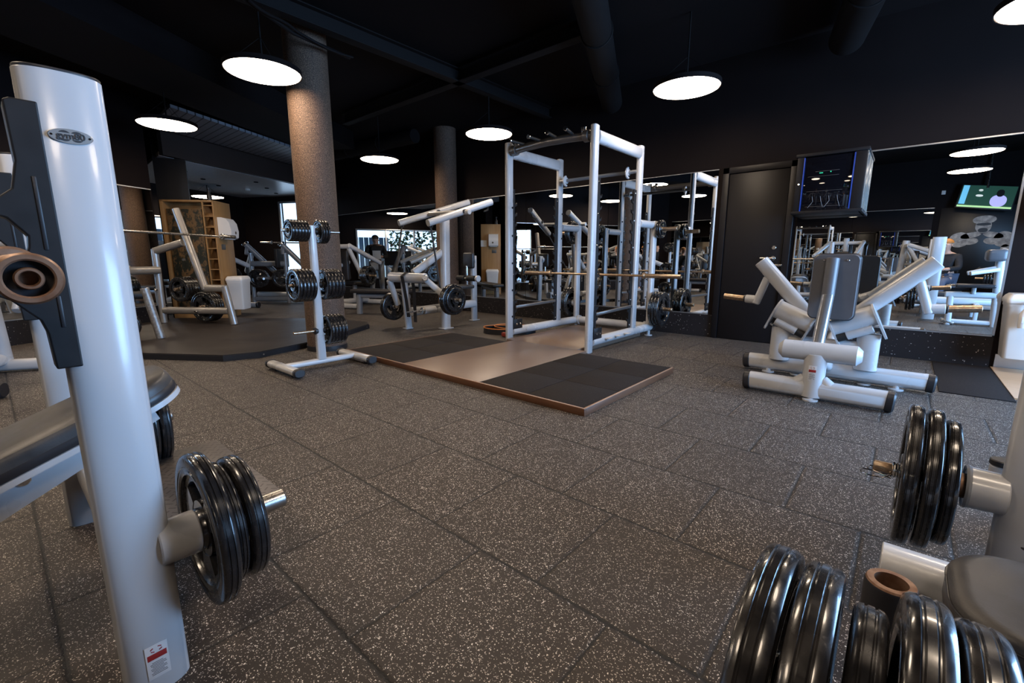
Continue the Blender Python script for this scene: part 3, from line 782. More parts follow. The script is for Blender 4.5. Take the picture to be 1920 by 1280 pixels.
# ---------------------------------------------------------------- weight tree
def weight_tree():
    t = thing('weight_tree', 'white weight plate tree standing in front of the brown column', 'weight tree', (-4.03, 1.95, 0))
    for y in (1.61, 2.30):
        MB().tube((-4.30, y, .05), (-3.77, y, .05), .085, .062, bev=.004).build('foot', PAINT, t)
        c = MB(); foot_cap(c, (-3.775, y, .05), (1, 0, 0), .085, .062); foot_cap(c, (-4.295, y, .05), (-1, 0, 0), .085, .062); c.build('foot_cap', CAP, t)
        g = MB(); g.cyl((-4.2, y, 0), (-4.2, y, .03), .02); g.cyl((-3.86, y, 0), (-3.86, y, .03), .02); g.build('pad', CAP, t)
    MB().tube((-4.04, 1.63, .058), (-4.04, 2.28, .058), .075, .05, bev=.001).build('base_beam', PAINT, t)
    MB().sweep((-4.03, 1.95, .075), (-4.03, 1.95, 1.285), MB.oval(.085, .062), MB.oval(.062, .05), (1, 0, 0)).build('post', PAINT, t)
    for z in (1.235, .765, .345):
        for s in (-1, 1):
            MB().cyl((-4.03, 1.95 + s * .02, z), (-4.03, 1.95 + s * .05, z), .032, n=20).build('peg_collar', CAP, t)
            MB().cyl((-4.03, 1.95 + s * .045, z), (-4.03, 1.95 + s * (.26 if z > 1 else .24), z), .013 if z > 1 else .0245 if False else .0125, n=16).build('peg', STEEL if z > 1 else BRASS, t)
weight_tree()
P0 = (-4.03, 1.95, 0)
def tstack(z, s, pl, w_): stack((-4.03, 1.95 + s * .050, z), (0, s, 0), pl, w_, .001)
tstack(1.235, -1, [(.185, .026)] * 6, 'the top left peg of the weight tree')
tstack(1.235, 1, [(.21, .024)] * 3, 'the top right peg of the weight tree')
tstack(.765, -1, [(.29, .031)] * 5, 'the middle left peg of the weight tree')
tstack(.765, 1, [(.28, .032)] * 5, 'the middle right peg of the weight tree')
tstack(.345, 1, [(.28, .032)] * 5, 'the bottom right peg of the weight tree')

# ---------------------------------------------------------------- olympic bench station (left foreground)
def sticker(t, c, x, y, w, h):
    """warning sticker: centre c, x right, y up"""
    c, x, y = V(c), V(x).normalized(), V(y).normalized(); n = x.cross(y)
    R = Matrix((x, y, n)).transposed()
    s_ = MB().box(c, (w, h, .0008), .0003, R).build('warning_sticker', LABELM, t)
    MB().box(c + y * h * .16 + n * .0006, (w * .86, h * .17, .0006), .0002, R).build('red_band', REDM, s_)
    m = MB()
    ring = lambda cc, rx, ry, k: [cc + x * rx * math.cos(a) + y * ry * math.sin(a) for a in k]
    for a0 in (.5, 2.1, 3.6, 5.2):
        pts = ring(c + y * h * .36 + n * .0008, w * .26, h * .065, [a0 + .25 * i for i in range(4)]); m.path(pts, w * .03, 6)
    m.build('red_emblem', REDM, s_)
    m = MB()
    for i in range(9):
        ww = w * (.7 if i % 3 else .5); m.box(c + y * h * (-.02 - .045 * i) + x * (w * .02 * ((i * 7) % 3 - 1)) + n * .0006, (ww, h * .014, .0004), .0001, R)
    m.build('fine_print', INK, s_)
def bench_station(loc, rot, label, group, prefix, badge=True):
    """local frame: uprights at x=+-.525, bar along x, bench runs towards -y, pegs point +y"""
    t = thing('olympic_bench_station', label, 'weight bench', loc, group); ow = tuple(t['_o']); t['_o'] = (0, 0, 0)
    for s in (1, -1):
        u = MB().sweep((s * .525, 0, .0), (s * .525, 0, 1.335), MB.oval(.07, .122, 40, 2.3), None, (0, 1, 0), .003).build('upright_post', PAINT_SC, t)
        MB().sweep((s * .525, 0, 1.333), (s * .525, 0, 1.339), MB.oval(.068, .120, 40, 2.3), None, (0, 1, 0), .002).build('top_cap', CAP, u)
        # hook plate on the -y side, cradle arms reaching towards -y
        z = 0; poly = [(-.040, .79), (-.078, .79), (-.081, .86), (-.087, .885), (-.12, .925), (-.165, .950), (-.185, .985), (-.18, 1.02), (-.165, 1.02), (-.150, .985), (-.128, .967), (-.110, .966), (-.096, .985), (-.085, 1.02), (-.083, 1.040),
                (-.105, 1.07), (-.150, 1.085), (-.185, 1.12), (-.18, 1.155), (-.165, 1.155), (-.150, 1.125), (-.128, 1.107), (-.110, 1.106), (-.092, 1.122), (-.082, 1.17), (-.084, 1.27), (-.075, 1.275), (-.040, 1.275)]
        hk = MB().prism([(a + .004, b) for a, b in poly], (s * .525 - .021, 0, 0), (0, 1, 0), (0, 0, 1), (.052 * 1, 0, 0)).build('bar_hook', HOOKP, t, smooth=False)
        bv = hk.modifiers.new('bevel', 'BEVEL'); bv.width = .003; bv.segments = 2; bv.limit_method = 'ANGLE'
        r = MB()
        for (a, b) in ((-.058, 1.04), (-.054, .90)): r.box((s * .525 + .0318, a, b + .04 if b > 1 else b), (.003, .006, .13 if b > 1 else .06), .001)
        r.build('moulded_slot', BLACK, hk)
        # storage peg towards +y
        MB().sweep((s * .525, .035, .345), (s * .525, .115, .345), MB.circ(.050, 28), MB.circ(.052, 28)).build('peg_collar', PAINT, t)
        MB().cyl((s * .525, .11, .345), (s * .525, .155, .345), .032).build('peg_shoulder', RUST, t)
        MB().cyl((s * .525, .12, .345), (s * .525, .322 if s > 0 else .300, .345), .0245, bev=.005).build('storage_peg', STEEL, t)
    MB().tube((-.50, .02, .20), (.50, .02, .20), .075, .11, bev=.001).build('cross_beam', PAINT, t)
    # declined bench: pad, carrier, frame
    a, b = V((0, .19, .66)), V((0, -1.15, .135)); d = (b - a).normalized(); R = Matrix((V((1, 0, 0)), -d, V((1, 0, 0)).cross(-d))).transposed()
    nrm = R @ V((0, 0, 1)); mid = (a + b) / 2
    def rpad(w, l, th, bev): return MB().box(mid - nrm * th / 2, (w, l, th), bev, R, 4)
    # rounded ends
    def pad(w, l, z0, z1, m, name, inset=0):
        poly = []; k = .11
        for cx, cy, s0 in ((w / 2 - k, l / 2 - k, 0), (-w / 2 + k, l / 2 - k, 1), (-w / 2 + k, -l / 2 + k, 2), (w / 2 - k, -l / 2 + k, 3)):
            for q in range(9): an = (s0 + q / 8) * PI / 2; poly.append((cx + k * math.cos(an), cy + k * math.sin(an)))
        mb = MB(); x, y = V((1, 0, 0)), -d
        hts = [(z0, .985), (z0 + .01, 1.0), (z1 - .018, 1.0), (z1 - .006, .985), (z1, .955)]
        rs = [mb.ring(mid + nrm * hh, x, y, [(px * f, py * (1 - (1 - f) * w / l)) for px, py in poly]) for hh, f in hts]
        for r1_, r2_ in zip(rs, rs[1:]): mb.bridge(r1_, r2_)
        mb.cap(rs[0], True); mb.cap(rs[-1]); return mb.build(name, m, t, sharp=50)
    L = (b - a).length
    pd = pad(.30, L, -.055, 0.0, VINYL, 'bench_pad')
    pad(.303, L + .003, -.056, -.022, VINYL_SIDE, 'pad_edge')
    pad(.302, L + .004, -.068, -.056, PAINT, 'pad_board')
    MB().prism([(-L * .46, -.068), (L * .44, -.068), (L * .44, -.13), (-L * .1, -.21), (-L * .46, -.15)], mid + V((.055, 0, 0)), -d, nrm, (-.11, 0, 0)).build('bench_frame', PAINT, t, smooth=False)
    bb = MB()
    for q in (.22, -.05, -.4): p = mid - d * q * L * 1.0 - nrm * .10; bb.cyl(p + V((.05, 0, 0)), p + V((.062, 0, 0)), .016, n=20, bev=.003)
    bb.build('bolt', CHROME, t)
    MB().tube((0, .02, .20), (0, .10, .52), .07, .09, bev=.002).build('rear_strut', PAINT, t)
    MB().tube((0, -1.0, .06), (0, -1.02, .14), .07, .09, bev=.002).build('front_strut', PAINT, t)
    MB().tube((-.28, -1.0, .05), (.28, -1.0, .05), .10, .09).build('front_foot', PAINT, t)
    c = MB(); foot_cap(c, (.275, -1.0, .05), (1, 0, 0), .09, .08); foot_cap(c, (-.275, -1.0, .05), (-1, 0, 0), .09, .08); c.build('foot_cap', CAP, t)
    # spotter step
    MB().box((-.12, .275, .195), (.72, .32, .018), .003).build('tread_plate', TREAD, t)
    l = MB()
    for x in (-.40, .16): l.tube((x, .08, .165), (x, .40, .165), .05, .04); l.tube((x, .37, 0), (x, .37, .17), .04, .05)
    for x in (-.40, .16): l.tube((x, .02, .18), (x, .10, .165), .05, .04)
    l.build('step_frame', PAINT, t)
    if badge:
        x_, y_ = V((0, 1, 0)), V((0, 0, 1)); c = V((.5615, .0, 1.222))
        bd = MB().sweep(c - V((.003, 0, 0)), c + V((.0012, 0, 0)), MB.oval(.062, .026, 48, 2.0), None, (0, 0, 1), .0008).build('maker_badge', mat('badge_metal', (.42, .38, .35), .35, .9), t)
        e = MB()
        for dy in (-.0085, .0085):
            for sg in (-1, 1): e.prism([(dy + .0095 * math.cos(sg * PI * q / 10), .0095 * math.sin(sg * PI * q / 10)) for q in range(2, 9)], c + V((.0010, 0, 0)), (0, 1, 0), (0, 0, 1), (.0008, 0, 0))
        e.build('badge_emblem', INK, bd)
        text_mesh('gym80', .0150, INK, 'badge_lettering', t, c + V((.0022, 0, 0)), (0, 1, 0), (0, 0, 1), .0006, .0003)
        s2 = MB(); s2.cyl(c + V((0, -.026, 0)), c + V((.0025, -.026, 0)), .002, n=10, bev=.0005); s2.cyl(c + V((0, .026, 0)), c + V((.0025, .026, 0)), .002, n=10, bev=.0005); s2.build('rivet', CHROME, bd)
        sticker(t, (.5605, .0, .085), (0, 1, 0), (0, 0, 1), .042, .085)
    t['_o'] = ow; t.rotation_euler = (0, 0, rot)
    return t
SX, SY = -1.765, .14
bench_station((SX, SY, 0), 0, 'white decline bench press station with badge and black bar hooks filling the left foreground', 'bench press stations', 'l')
stack((SX + .525, SY + .112, .345), (0, 1, 0), [(.375, .040), (.30, .026, .003), (.31, .040, .006)], 'the near peg of the left bench station', .002)
stack((SX - .525, SY + .135, .345), (0, 1, 0), [(.38, .042), (.37, .042), (.36, .040)], 'the far peg of the left bench station', .002)
barbell((-.64, SY - .112, .9805), (-2.84, SY - .112, .9805), 'rusty ended barbell lying in the hooks of the left bench station, seen end on', RUST, STEEL)

# right foreground station
def right_station():
    t = thing('olympic_bench_station', 'grey white bench station with vinyl seat pad cut by the right edge of the picture', 'weight bench', (.42, 1.2, 0), 'bench press stations')
    for y in (1.79, .71):
        x = .36
        MB().sweep((x, y, 0), (x, y, 1.34), MB.oval(.175, .085, 40, 2.3), None, (0, 1, 0), .003).build('upright_post', PAINT_SC, t)
        MB().sweep((x - .07, y, .345), (x - (.155 if y > 1 else .185), y, .345), MB.circ(.056, 32), MB.circ(.060, 32)).build('peg_collar', PAINT, t)
        MB().lathe([(.050, -.004), (.0605, -.006), (.063, 0), (.0605, .006), (.050, .004)], (x - .152, y, .345), (1, 0, 0), 40).build('weld_seam', GREYP, t)
        MB().cyl((x - .15, y, .345), (x - .178, y, .345), .036).build('peg_shoulder', RUST, t)
        MB().cyl((x - .16, y, .345), ((-.005 if y > 1 else -.135), y, .345), .0245 if y < 1 else .0175, bev=.004).build('storage_peg', BRASS, t)
    MB().tube((.40, .71, .30), (.40, 1.79, .30), .08, .11, bev=.001).build('cross_beam', PAINT, t)
    MB().tube((.035, 1.275, .285), (1.15, 1.275, .285), .095, .125, bev=.002).build('bench_beam', PAINT, t)
    # seat pad
    def pad(z0, z1, grow, m, name):
        cx, cy, w, l, k = .70, 1.10, .285 + grow, 1.14 + grow, .10; poly = []
        for px, py, s0 in ((l / 2 - k, w / 2 - k, 0), (-l / 2 + k, w / 2 - k, 1), (-l / 2 + k, -w / 2 + k, 2), (l / 2 - k, -w / 2 + k, 3)):
            for q in range(9): an = (s0 + q / 8) * PI / 2; poly.append((px + k * math.cos(an), py + k * math.sin(an)))
        mb = MB(); rs = [mb.ring(V((cx, cy, z)), V((1, 0, 0)), V((0, 1, 0)), [(a * f, b * f) for a, b in poly]) for z, f in ((z0, .98), (z0 + .006, 1), (z1 - .014, 1), (z1 - .004, .985), (z1, .95))]
        for a, b in zip(rs, rs[1:]): mb.bridge(a, b)
        mb.cap(rs[0], True); mb.cap(rs[-1]); return mb.build(name, m, t, sharp=50)
    p_ = pad(.352, .422, 0, VINYL, 'seat_pad')
    pad(.350, .396, .003, VINYL_SIDE, 'pad_edge')
    # piping seam
    k = .10; l, w = 1.14, .285; pts = []
    for px, py, s0 in ((l / 2 - k, w / 2 - k, 0), (-l / 2 + k, w / 2 - k, 1), (-l / 2 + k, -w / 2 + k, 2), (l / 2 - k, -w / 2 + k, 3)):
        for q in range(9): an = (s0 + q / 8) * PI / 2; pts.append((.70 + px + k * math.cos(an) * 1.012, 1.10 + py + k * math.sin(an) * 1.012, .399))
    MB().path(pts, .0022, 6, True).build('piping', VINYL_SIDE, t)
    MB().box((.72, 1.17, .335), (.95, .10, .035), .004).build('pad_board', GREYP, t)
    MB().cyl((.145, 1.10, .35), (.145, 1.10, .22), .022).box((.155, 1.11, .28), (.02, .09, .12), .006).build('pad_bracket', BLACK, t)
    # vertical bar socket
    sx, sy = .055, 1.155
    MB().lathe([(.030, .20), (.030, .325), (.034, .33), (.043, .33), (.045, .325), (.045, .245), (.050, .24), (.050, .21), (.045, .205), (.045, .20)], (sx, sy, 0), n=40).build('bar_socket', BLACK, t)
    MB().lathe([(.029, .30), (.029, .334), (.041, .334), (.043, .330), (.036, .330), (.034, .30)], (sx, sy, 0), n=40).build('socket_rim', RUST, t)
    MB().lathe([(0, .205), (.029, .205), (.029, .30), (.027, .30), (.027, .21), (0, .21)], (sx, sy, 0), n=32).build('socket_bore', RUSTHOLE, t)
    MB().tube((sx + .02, sy + .02, .225), (.30, 1.25, .225), .05, .05).build('socket_arm', BLACK, t)
    for y in (.95, 1.50):
        MB().tube((.95, y, .0), (.95, y, .25), .06, .06).build('leg', PAINT, t)
    MB().tube((.95, .95, .24), (.95, 1.5, .24), .07, .06).build('leg_bridge', PAINT, t)
    MB().tube((.315, 2.10, .22), (.315, 2.10, .33), .055, .055).build('rear_stub', PAINT, t)
    MB().cyl((.315, 2.10, .33), (.315, 2.10, .350), .030).build('stub_cap', CAP, t)
    MB().tube((.36, 1.82, .26), (.325, 2.10, .26), .06, .06).build('rear_arm', PAINT, t)
right_station()
stack((.181, 1.79, .345), (-1, 0, 0), [(.37, .034), (.42, .038, .004), (.43, .038, .006)], 'the far peg of the right bench station', .002)
stack((.158, .71, .345), (-1, 0, 0), [(.40, .050), (.42, .050, .004), (.34, .042, .010), (.41, .052, .012), (.42, .050, .006)], 'the near peg of the right bench station', .002)
def clip():
    t = thing('spring_clip', 'chrome spring clip on the far peg of the right bench station', 'spring clip', (.055, 1.79, .345))
    m = MB(); pts = []
    for i in range(73): a = i / 72 * 6 * PI + PI * 1.2; pts.append((.040 + .007 * i / 24, 1.79 + .0215 * math.cos(a), .345 + .0215 * math.sin(a)))
    m.path(pts, .0034, 8); m.build('coil', CHROME, t)
    m = MB()
    for (ya, xa) in ((-.022, .042), (.018, .058)):
        m.path([(xa, 1.79 + ya, .335), (xa - .02, 1.79 + ya, .318), (xa - .055, 1.79 + ya, .316), (xa - .072, 1.79 + ya, .320), (xa - .078, 1.79 + ya, .327), (xa - .070, 1.79 + ya, .334), (xa - .045, 1.79 + ya, .334), (xa, 1.79 + ya, .322)], .0022, 8)
    m.build('handle', CHROME, t)
clip()

# ---------------------------------------------------------------- seated row machine (right, centre)
def row_machine():
    t = thing('seated_row_machine', 'white plate loaded machine with two raised arms and grey back pad before the right mirror', 'gym machine', (-.41, 4.2, 0))
    cx = -.41
    MB().tube((-.83, 3.78, .075), (0.02, 3.78, .075), .10, .13, bev=.002).build('front_foot', PAINT, t)
    c = MB()
    for x, s in ((-.825, -1), (.015, 1)): c.tube((x - s * .02, 3.78, .073), (x + s * .035, 3.78, .070), .108, .138, bev=.014)
    for x, s in ((-1.00, -1), (.23, 1)): c.tube((x - s * .02, 4.50, .083), (x + s * .04, 4.50, .080), .108, .138, bev=.014)
    c.build('foot_cap', CAP, t)
    MB().tube((-1.00, 4.50, .085), (.23, 4.50, .085), .10, .13, bev=.002).build('rear_foot', PAINT, t)
    f = MB()
    for p in ((-.41, 3.74), (-.83, 4.48), (0.05, 4.48), (-.62, 4.52), (-.15, 4.52)): MB().lathe([(0, 0), (.048, 0), (.048, .010), (.02, .014), (.02, .06), (0, .06)], (p[0], p[1], 0), n=24).build('levelling_foot', PAINT, t)
    MB().sweep((cx, 3.78, .02), (cx, 3.79, .33), MB.oval(.135, .125, 28, 2.2), MB.oval(.14, .13, 28, 2.2)).build('front_post', PAINT, t)
    g = MB(); g.cyl((cx - .115, 3.78, .085), (cx - .055, 3.78, .16), .05, .03); g.cyl((cx + .115, 3.78, .085), (cx + .055, 3.78, .16), .05, .03); g.build('gusset', PAINT, t)
    sticker(t, (cx - .004, 3.722, .20), (1, .0, 0), (0, 0, 1), .05, .11)
    MB().cyl((-.645, 3.80, .345), (-.15, 3.80, .345), .068, n=36, bev=.03).build('cross_tube', PAINT, t)
    for s in (-1, 1):
        MB().sweep((-.455 + s * .30, 4.46, .13), (-.455 + s * .30, 4.46, .42), MB.oval(.15, .12, 28, 2.3), None).build('side_post', PAINT, t)
        # barrel pivots leaning towards the middle
        a, b = V((-.465 + s * .335, 4.42, .575)), V((-.465 + s * .068, 4.42, .455))
        MB().cyl(a, b, .078, n=36, bev=.006).build('arm_pivot', PAINT, t)
        k = V((-.465 + s * .33, 4.40, .475)), V((-.465 + s * .17, 4.40, .40))
        MB().cyl(k[0], k[1], .038, n=24).build('stop_tube', PAINT, t)
        MB().cyl(k[1], k[1] + (k[1] - k[0]).normalized() * .07, .036, n=24).build('rubber_stop', BLACK_GRIP, t)
        for q, tt_ in ((a, .014), (b, .014)):
            dd = (b - a).normalized(); perp = V((dd.z, 0, -dd.x)) * (1 if dd.x > 0 else -1); perp = perp if perp.z < 0 else -perp
            poly = [(.088 * math.cos(q), .088 * math.sin(q)) for q in [PI * 1.0 + PI * k / 14 for k in range(15)]] + [(.034 * math.cos(q), .165 + .034 * math.sin(q)) for q in [PI * k / 8 for k in range(9)]]
            MB().prism(poly, q - dd * tt_ / 2, (0, 1, 0), perp, dd * tt_).build('pivot_cheek', PAINT, t, smooth=False)
        bb = MB(); bb.cyl(a + V((s * .012, -.02, -.14)), a + V((s * .035, -.02, -.13)), .012, n=12); bb.build('bolt', CHROME, t)
        # arm
        m0 = (a + b) / 2
        p0 = V((-.435 + s * .12, 4.48, .50)); p1 = V((cx + .01 + s * .57, 4.48, .975))
        MB().tube(p0, p1, .115, .095, (0, 1, 0), bev=.004).build('swing_arm', PAINT, t)
        h0 = V((cx + s * .50, 4.49, .835)); h1 = V((cx + s * .575, 4.49, .60)); 
        MB().tube(h0, h1, .06, .085, (0, 1, 0), bev=.008).build('handle_drop', PAINT, t)
        g0 = V((cx + s * .575, 4.49, .635)); MB().cyl(g0, g0 + V((s * .085, 0, .005)), .037).build('handle_socket', PAINT, t)
        MB().cyl(g0 + V((s * .08, 0, .005)), g0 + V((s * .27, 0, .02)), .026).build('weight_horn', BRASS, t)
        MB().cyl(g0 + V((s * .08, 0, .005)), g0 + V((s * .10, 0, .005)), .033).build('horn_collar', CAP, t)
    MB().cyl((cx - .10, 4.42, .47), (cx + .10, 4.42, .47), .05).build('hub_tube', PAINT, t)
    MB().tube((cx, 3.80, .30), (cx, 4.50, .12), .10, .10, bev=.002).build('centre_beam', PAINT, t)
    MB().tube((-.74, 4.46, .30), (-.17, 4.46, .30), .08, .10, bev=.002).build('post_bridge', PAINT, t)
    # pad tube and pad
    MB().cyl((cx - .02, 3.95, .33), (cx - .02, 4.22, .72), .042, n=28).build('pad_tube', mat('polished_silver_tube', (.45, .46, .48), .22, .8), t)
    MB().cyl((cx - .02, 4.215, .70), (cx - .02, 4.26, 1.0), .042, .044, n=28).build('pad_tube_top', PADGREY, t)
    def rr(w, h, k, n=8):
        o = []
        for px, py, s0 in ((w / 2 - k, h / 2 - k, 0), (-w / 2 + k, h / 2 - k, 1), (-w / 2 + k, -h / 2 + k, 2), (w / 2 - k, -h / 2 + k, 3)):
            for q in range(n + 1): an = (s0 + q / n) * PI / 2; o.append((px + k * math.cos(an), py + k * math.sin(an)))
        return o
    MB().sweep((cx, 4.275, .78), (cx, 4.305, .78), rr(.295, .50, .045), None, (0, 0, 1), .006).build('pad_shell', PADGREY, t)
    MB().sweep((cx, 4.305, .78), (cx, 4.37, .78), rr(.31, .515, .05), None, (0, 0, 1), .014).build('chest_pad', VINYL_SIDE, t)
    sc = MB()
    for s in (-.075, .075): sc.cyl((cx + s, 4.276, .985), (cx + s, 4.268, .985), .008, n=12, bev=.002)
    sc.build('screw', CHROME, t)
    # seat on the mirror side
    MB().cyl((cx, 4.50, .10), (cx, 4.78, .42), .04).build('seat_post', PAINT, t)
    MB().box((cx, 4.86, .45), (.33, .34, .06), .025, None, 3).build('seat', VINYL_SIDE, t)
row_machine()

def tv_cabinet():
    x0, x1, y0, z0, z1 = -.975, -.405, 5.64, 1.45, 2.03
    t = thing('equipment_cabinet', 'black wall cabinet with glass door and blue edge strips beside the black door', 'cabinet', (-.73, 5.8, z0))
    cx = (x0 + x1) / 2; cz = (z0 + z1) / 2
    b = MB(); b.box((cx, 5.82, z0 + .015), (x1 - x0 + .03, .38, .03), .003); b.box((cx, 5.82, z1), (x1 - x0 + .03, .38, .03), .003)
    b.box((x0 + .01, 5.83, cz), (.02, .36, z1 - z0), .003); b.box((x1 - .01, 5.83, cz), (.02, .36, z1 - z0), .003); b.box((cx, 6.0, cz), (x1 - x0, .02, z1 - z0), .003)
    b.box((x0 + .03, y0 + .01, cz), (.06, .02, z1 - z0 - .03), .002); b.box((x1 - .045, y0 + .01, cz), (.09, .02, z1 - z0 - .03), .002)
    b.build('case', mat('cabinet_black', (.009, .008, .009), .5, spec=.2), t)
    MB().box((x1 + .004, 5.83, cz), (.006, .34, z1 - z0), .001).build('side_panel', mat('bright_side_metal', (.55, .54, .50), .25, .8), t)
    MB().box(((x0 + .06 + x1 - .09) / 2, y0 + .012, cz), (x1 - x0 - .15, .006, z1 - z0 - .05), .001).build('glass_door', GLASSDK, t)
    s_ = MB(); s_.box((x0 + .063, y0 - .002, cz), (.010, .008, z1 - z0 - .05), .001); s_.box((x1 - .093, y0 - .002, cz), (.010, .008, z1 - z0 - .05), .001)
    s_.build('edge_strip', BLUEGLOW, t)
    q = MB(); q.box((cx - .02, y0 + .004, cz + .12), (.20, .006, .004), .0005); q.box((cx - .05, y0 + .004, cz + .075), (.26, .004, .003), .0005); q.box((cx - .03, y0 + .004, cz - .07), (.30, .004, .003), .0005); q.box((cx - .03, y0 + .004, cz - .22), (.30, .004, .003), .0005)
    q.build('shelf_line', mat('shelf_edge', (.05, .045, .045), .5), t)
    g = MB(); g.box((cx - .07, y0 + .003, cz + .105), (.030, .003, .008), .0005); g.box((cx + .01, y0 + .003, cz + .11), (.010, .003, .010), .0005); g.build('indicator_light', GREENLED, t)
    w_ = MB()
    for k in range(4):
        xx = x0 + .16 + .07 * k; w_.path([(xx, y0 + .004, cz - .12), (xx + .01, y0 + .003, cz - .17), (xx + .03 * (1 if k % 2 else -1), y0 + .004, cz - .23)], .0015, 6)
    w_.build('cable', INKG, t)
    MB().cyl((x0 + .03, y0, cz + .01), (x0 + .03, y0 - .008, cz + .01), .009, n=16).build('lock', CHROME, t)
tv_cabinet()

# bin and dispensers
def dispenser(c, d, label):
    c, d = V(c), V(d).normalized(); x = V((0, 0, 1)).cross(d); R = Matrix((x, d, V((0, 0, 1)))).transposed()
    t = thing('towel_dispenser', label, 'dispenser', c)
    poly = [(0, -.16), (.16, -.17), (.19, -.15), (.20, -.05), (.18, .08), (.13, .15), (.06, .17), (0, .17)]
    MB().prism(poly, c - x * .13, d, (0, 0, 1), x * .26).build('housing', WHITEP, t, sharp=30)
    MB().cyl(c + d * .196 + x * .02 + V((0, 0, -.07)), c + d * .203 + x * .02 + V((0, 0, -.07)), .024, n=24).build('viewing_hole', mat('hole_shade', (.12, .09, .06), .6), t)
    MB().box(c + d * .10 + V((0, 0, -.175)), (.2, .1, .012), .003, R).build('paper_slot', PAPER, t)
    return t
def bin_(c, w, dpt, h, d, label):
    c, d = V(c), V(d).normalized(); x = V((0, 0, 1)).cross(d)
    t = thing('waste_bin', label, 'waste bin', c)
    def rr(a, b, k=.03):
        o = []
        for px, py, s0 in ((a / 2 - k, b / 2 - k, 0), (-a / 2 + k, b / 2 - k, 1), (-a / 2 + k, -b / 2 + k, 2), (a / 2 - k, -b / 2 + k, 3)):
            for q in range(5): an = (s0 + q / 4) * PI / 2; o.append((px + k * math.cos(an), py + k * math.sin(an)))
        return o
    m = MB(); rs = [m.ring(c + V((0, 0, z)), x, d, rr(w * f, dpt * f)) for z, f in ((0, .80), (.01, .83), (h * .80, .97), (h * .80 + .01, 1.0), (h * .86, 1.0), (h * .86, .97))]
    for a, b in zip(rs, rs[1:]): m.bridge(a, b)
    m.cap(rs[0], True); m.cap(rs[-1]); m.build('body', WHITEP, t)
    m = MB(); rs = [m.ring(c + V((0, 0, z)), x, d, rr(w * f, dpt * f)) for z, f in ((h * .86, 1.03), (h * .90, 1.05), (h * .93, 1.03), (h * .97, .96), (h, .86))]
    for a, b in zip(rs, rs[1:]): m.bridge(a, b)
    m.cap(rs[0], True); m.cap(rs[-1]); m.build('lid', WHITEP, t)
    return t
bin_((.865, 5.84, .14), .34, .30, .56, (0, -1, 0), 'white plastic bin mounted by the wall at the right edge')
dispenser((.98, 5.99, 1.46), (0, -1, 0), 'white paper towel dispenser above the right hand bin')
def spray():
    t = thing('spray_bottle', 'clear spray bottle with blue trigger hanging on the right hand bin', 'spray bottle', (.76, 5.66, .42))
    MB().lathe([(0, .42), (.028, .42), (.032, .44), (.032, .54), (.012, .58), (.012, .60), (0, .60)], (.80, 5.655, 0), n=24).build('bottle', WHITEP, t)
    MB().box((.80, 5.645, .625), (.03, .06, .03), .006).build('trigger', mat('blue_plastic', (.02, .18, .45), .4), t)
    MB().box((.80, 5.622, .49), (.03, .002, .05), .0005).build('bottle_label', PAPER, t)
spray()

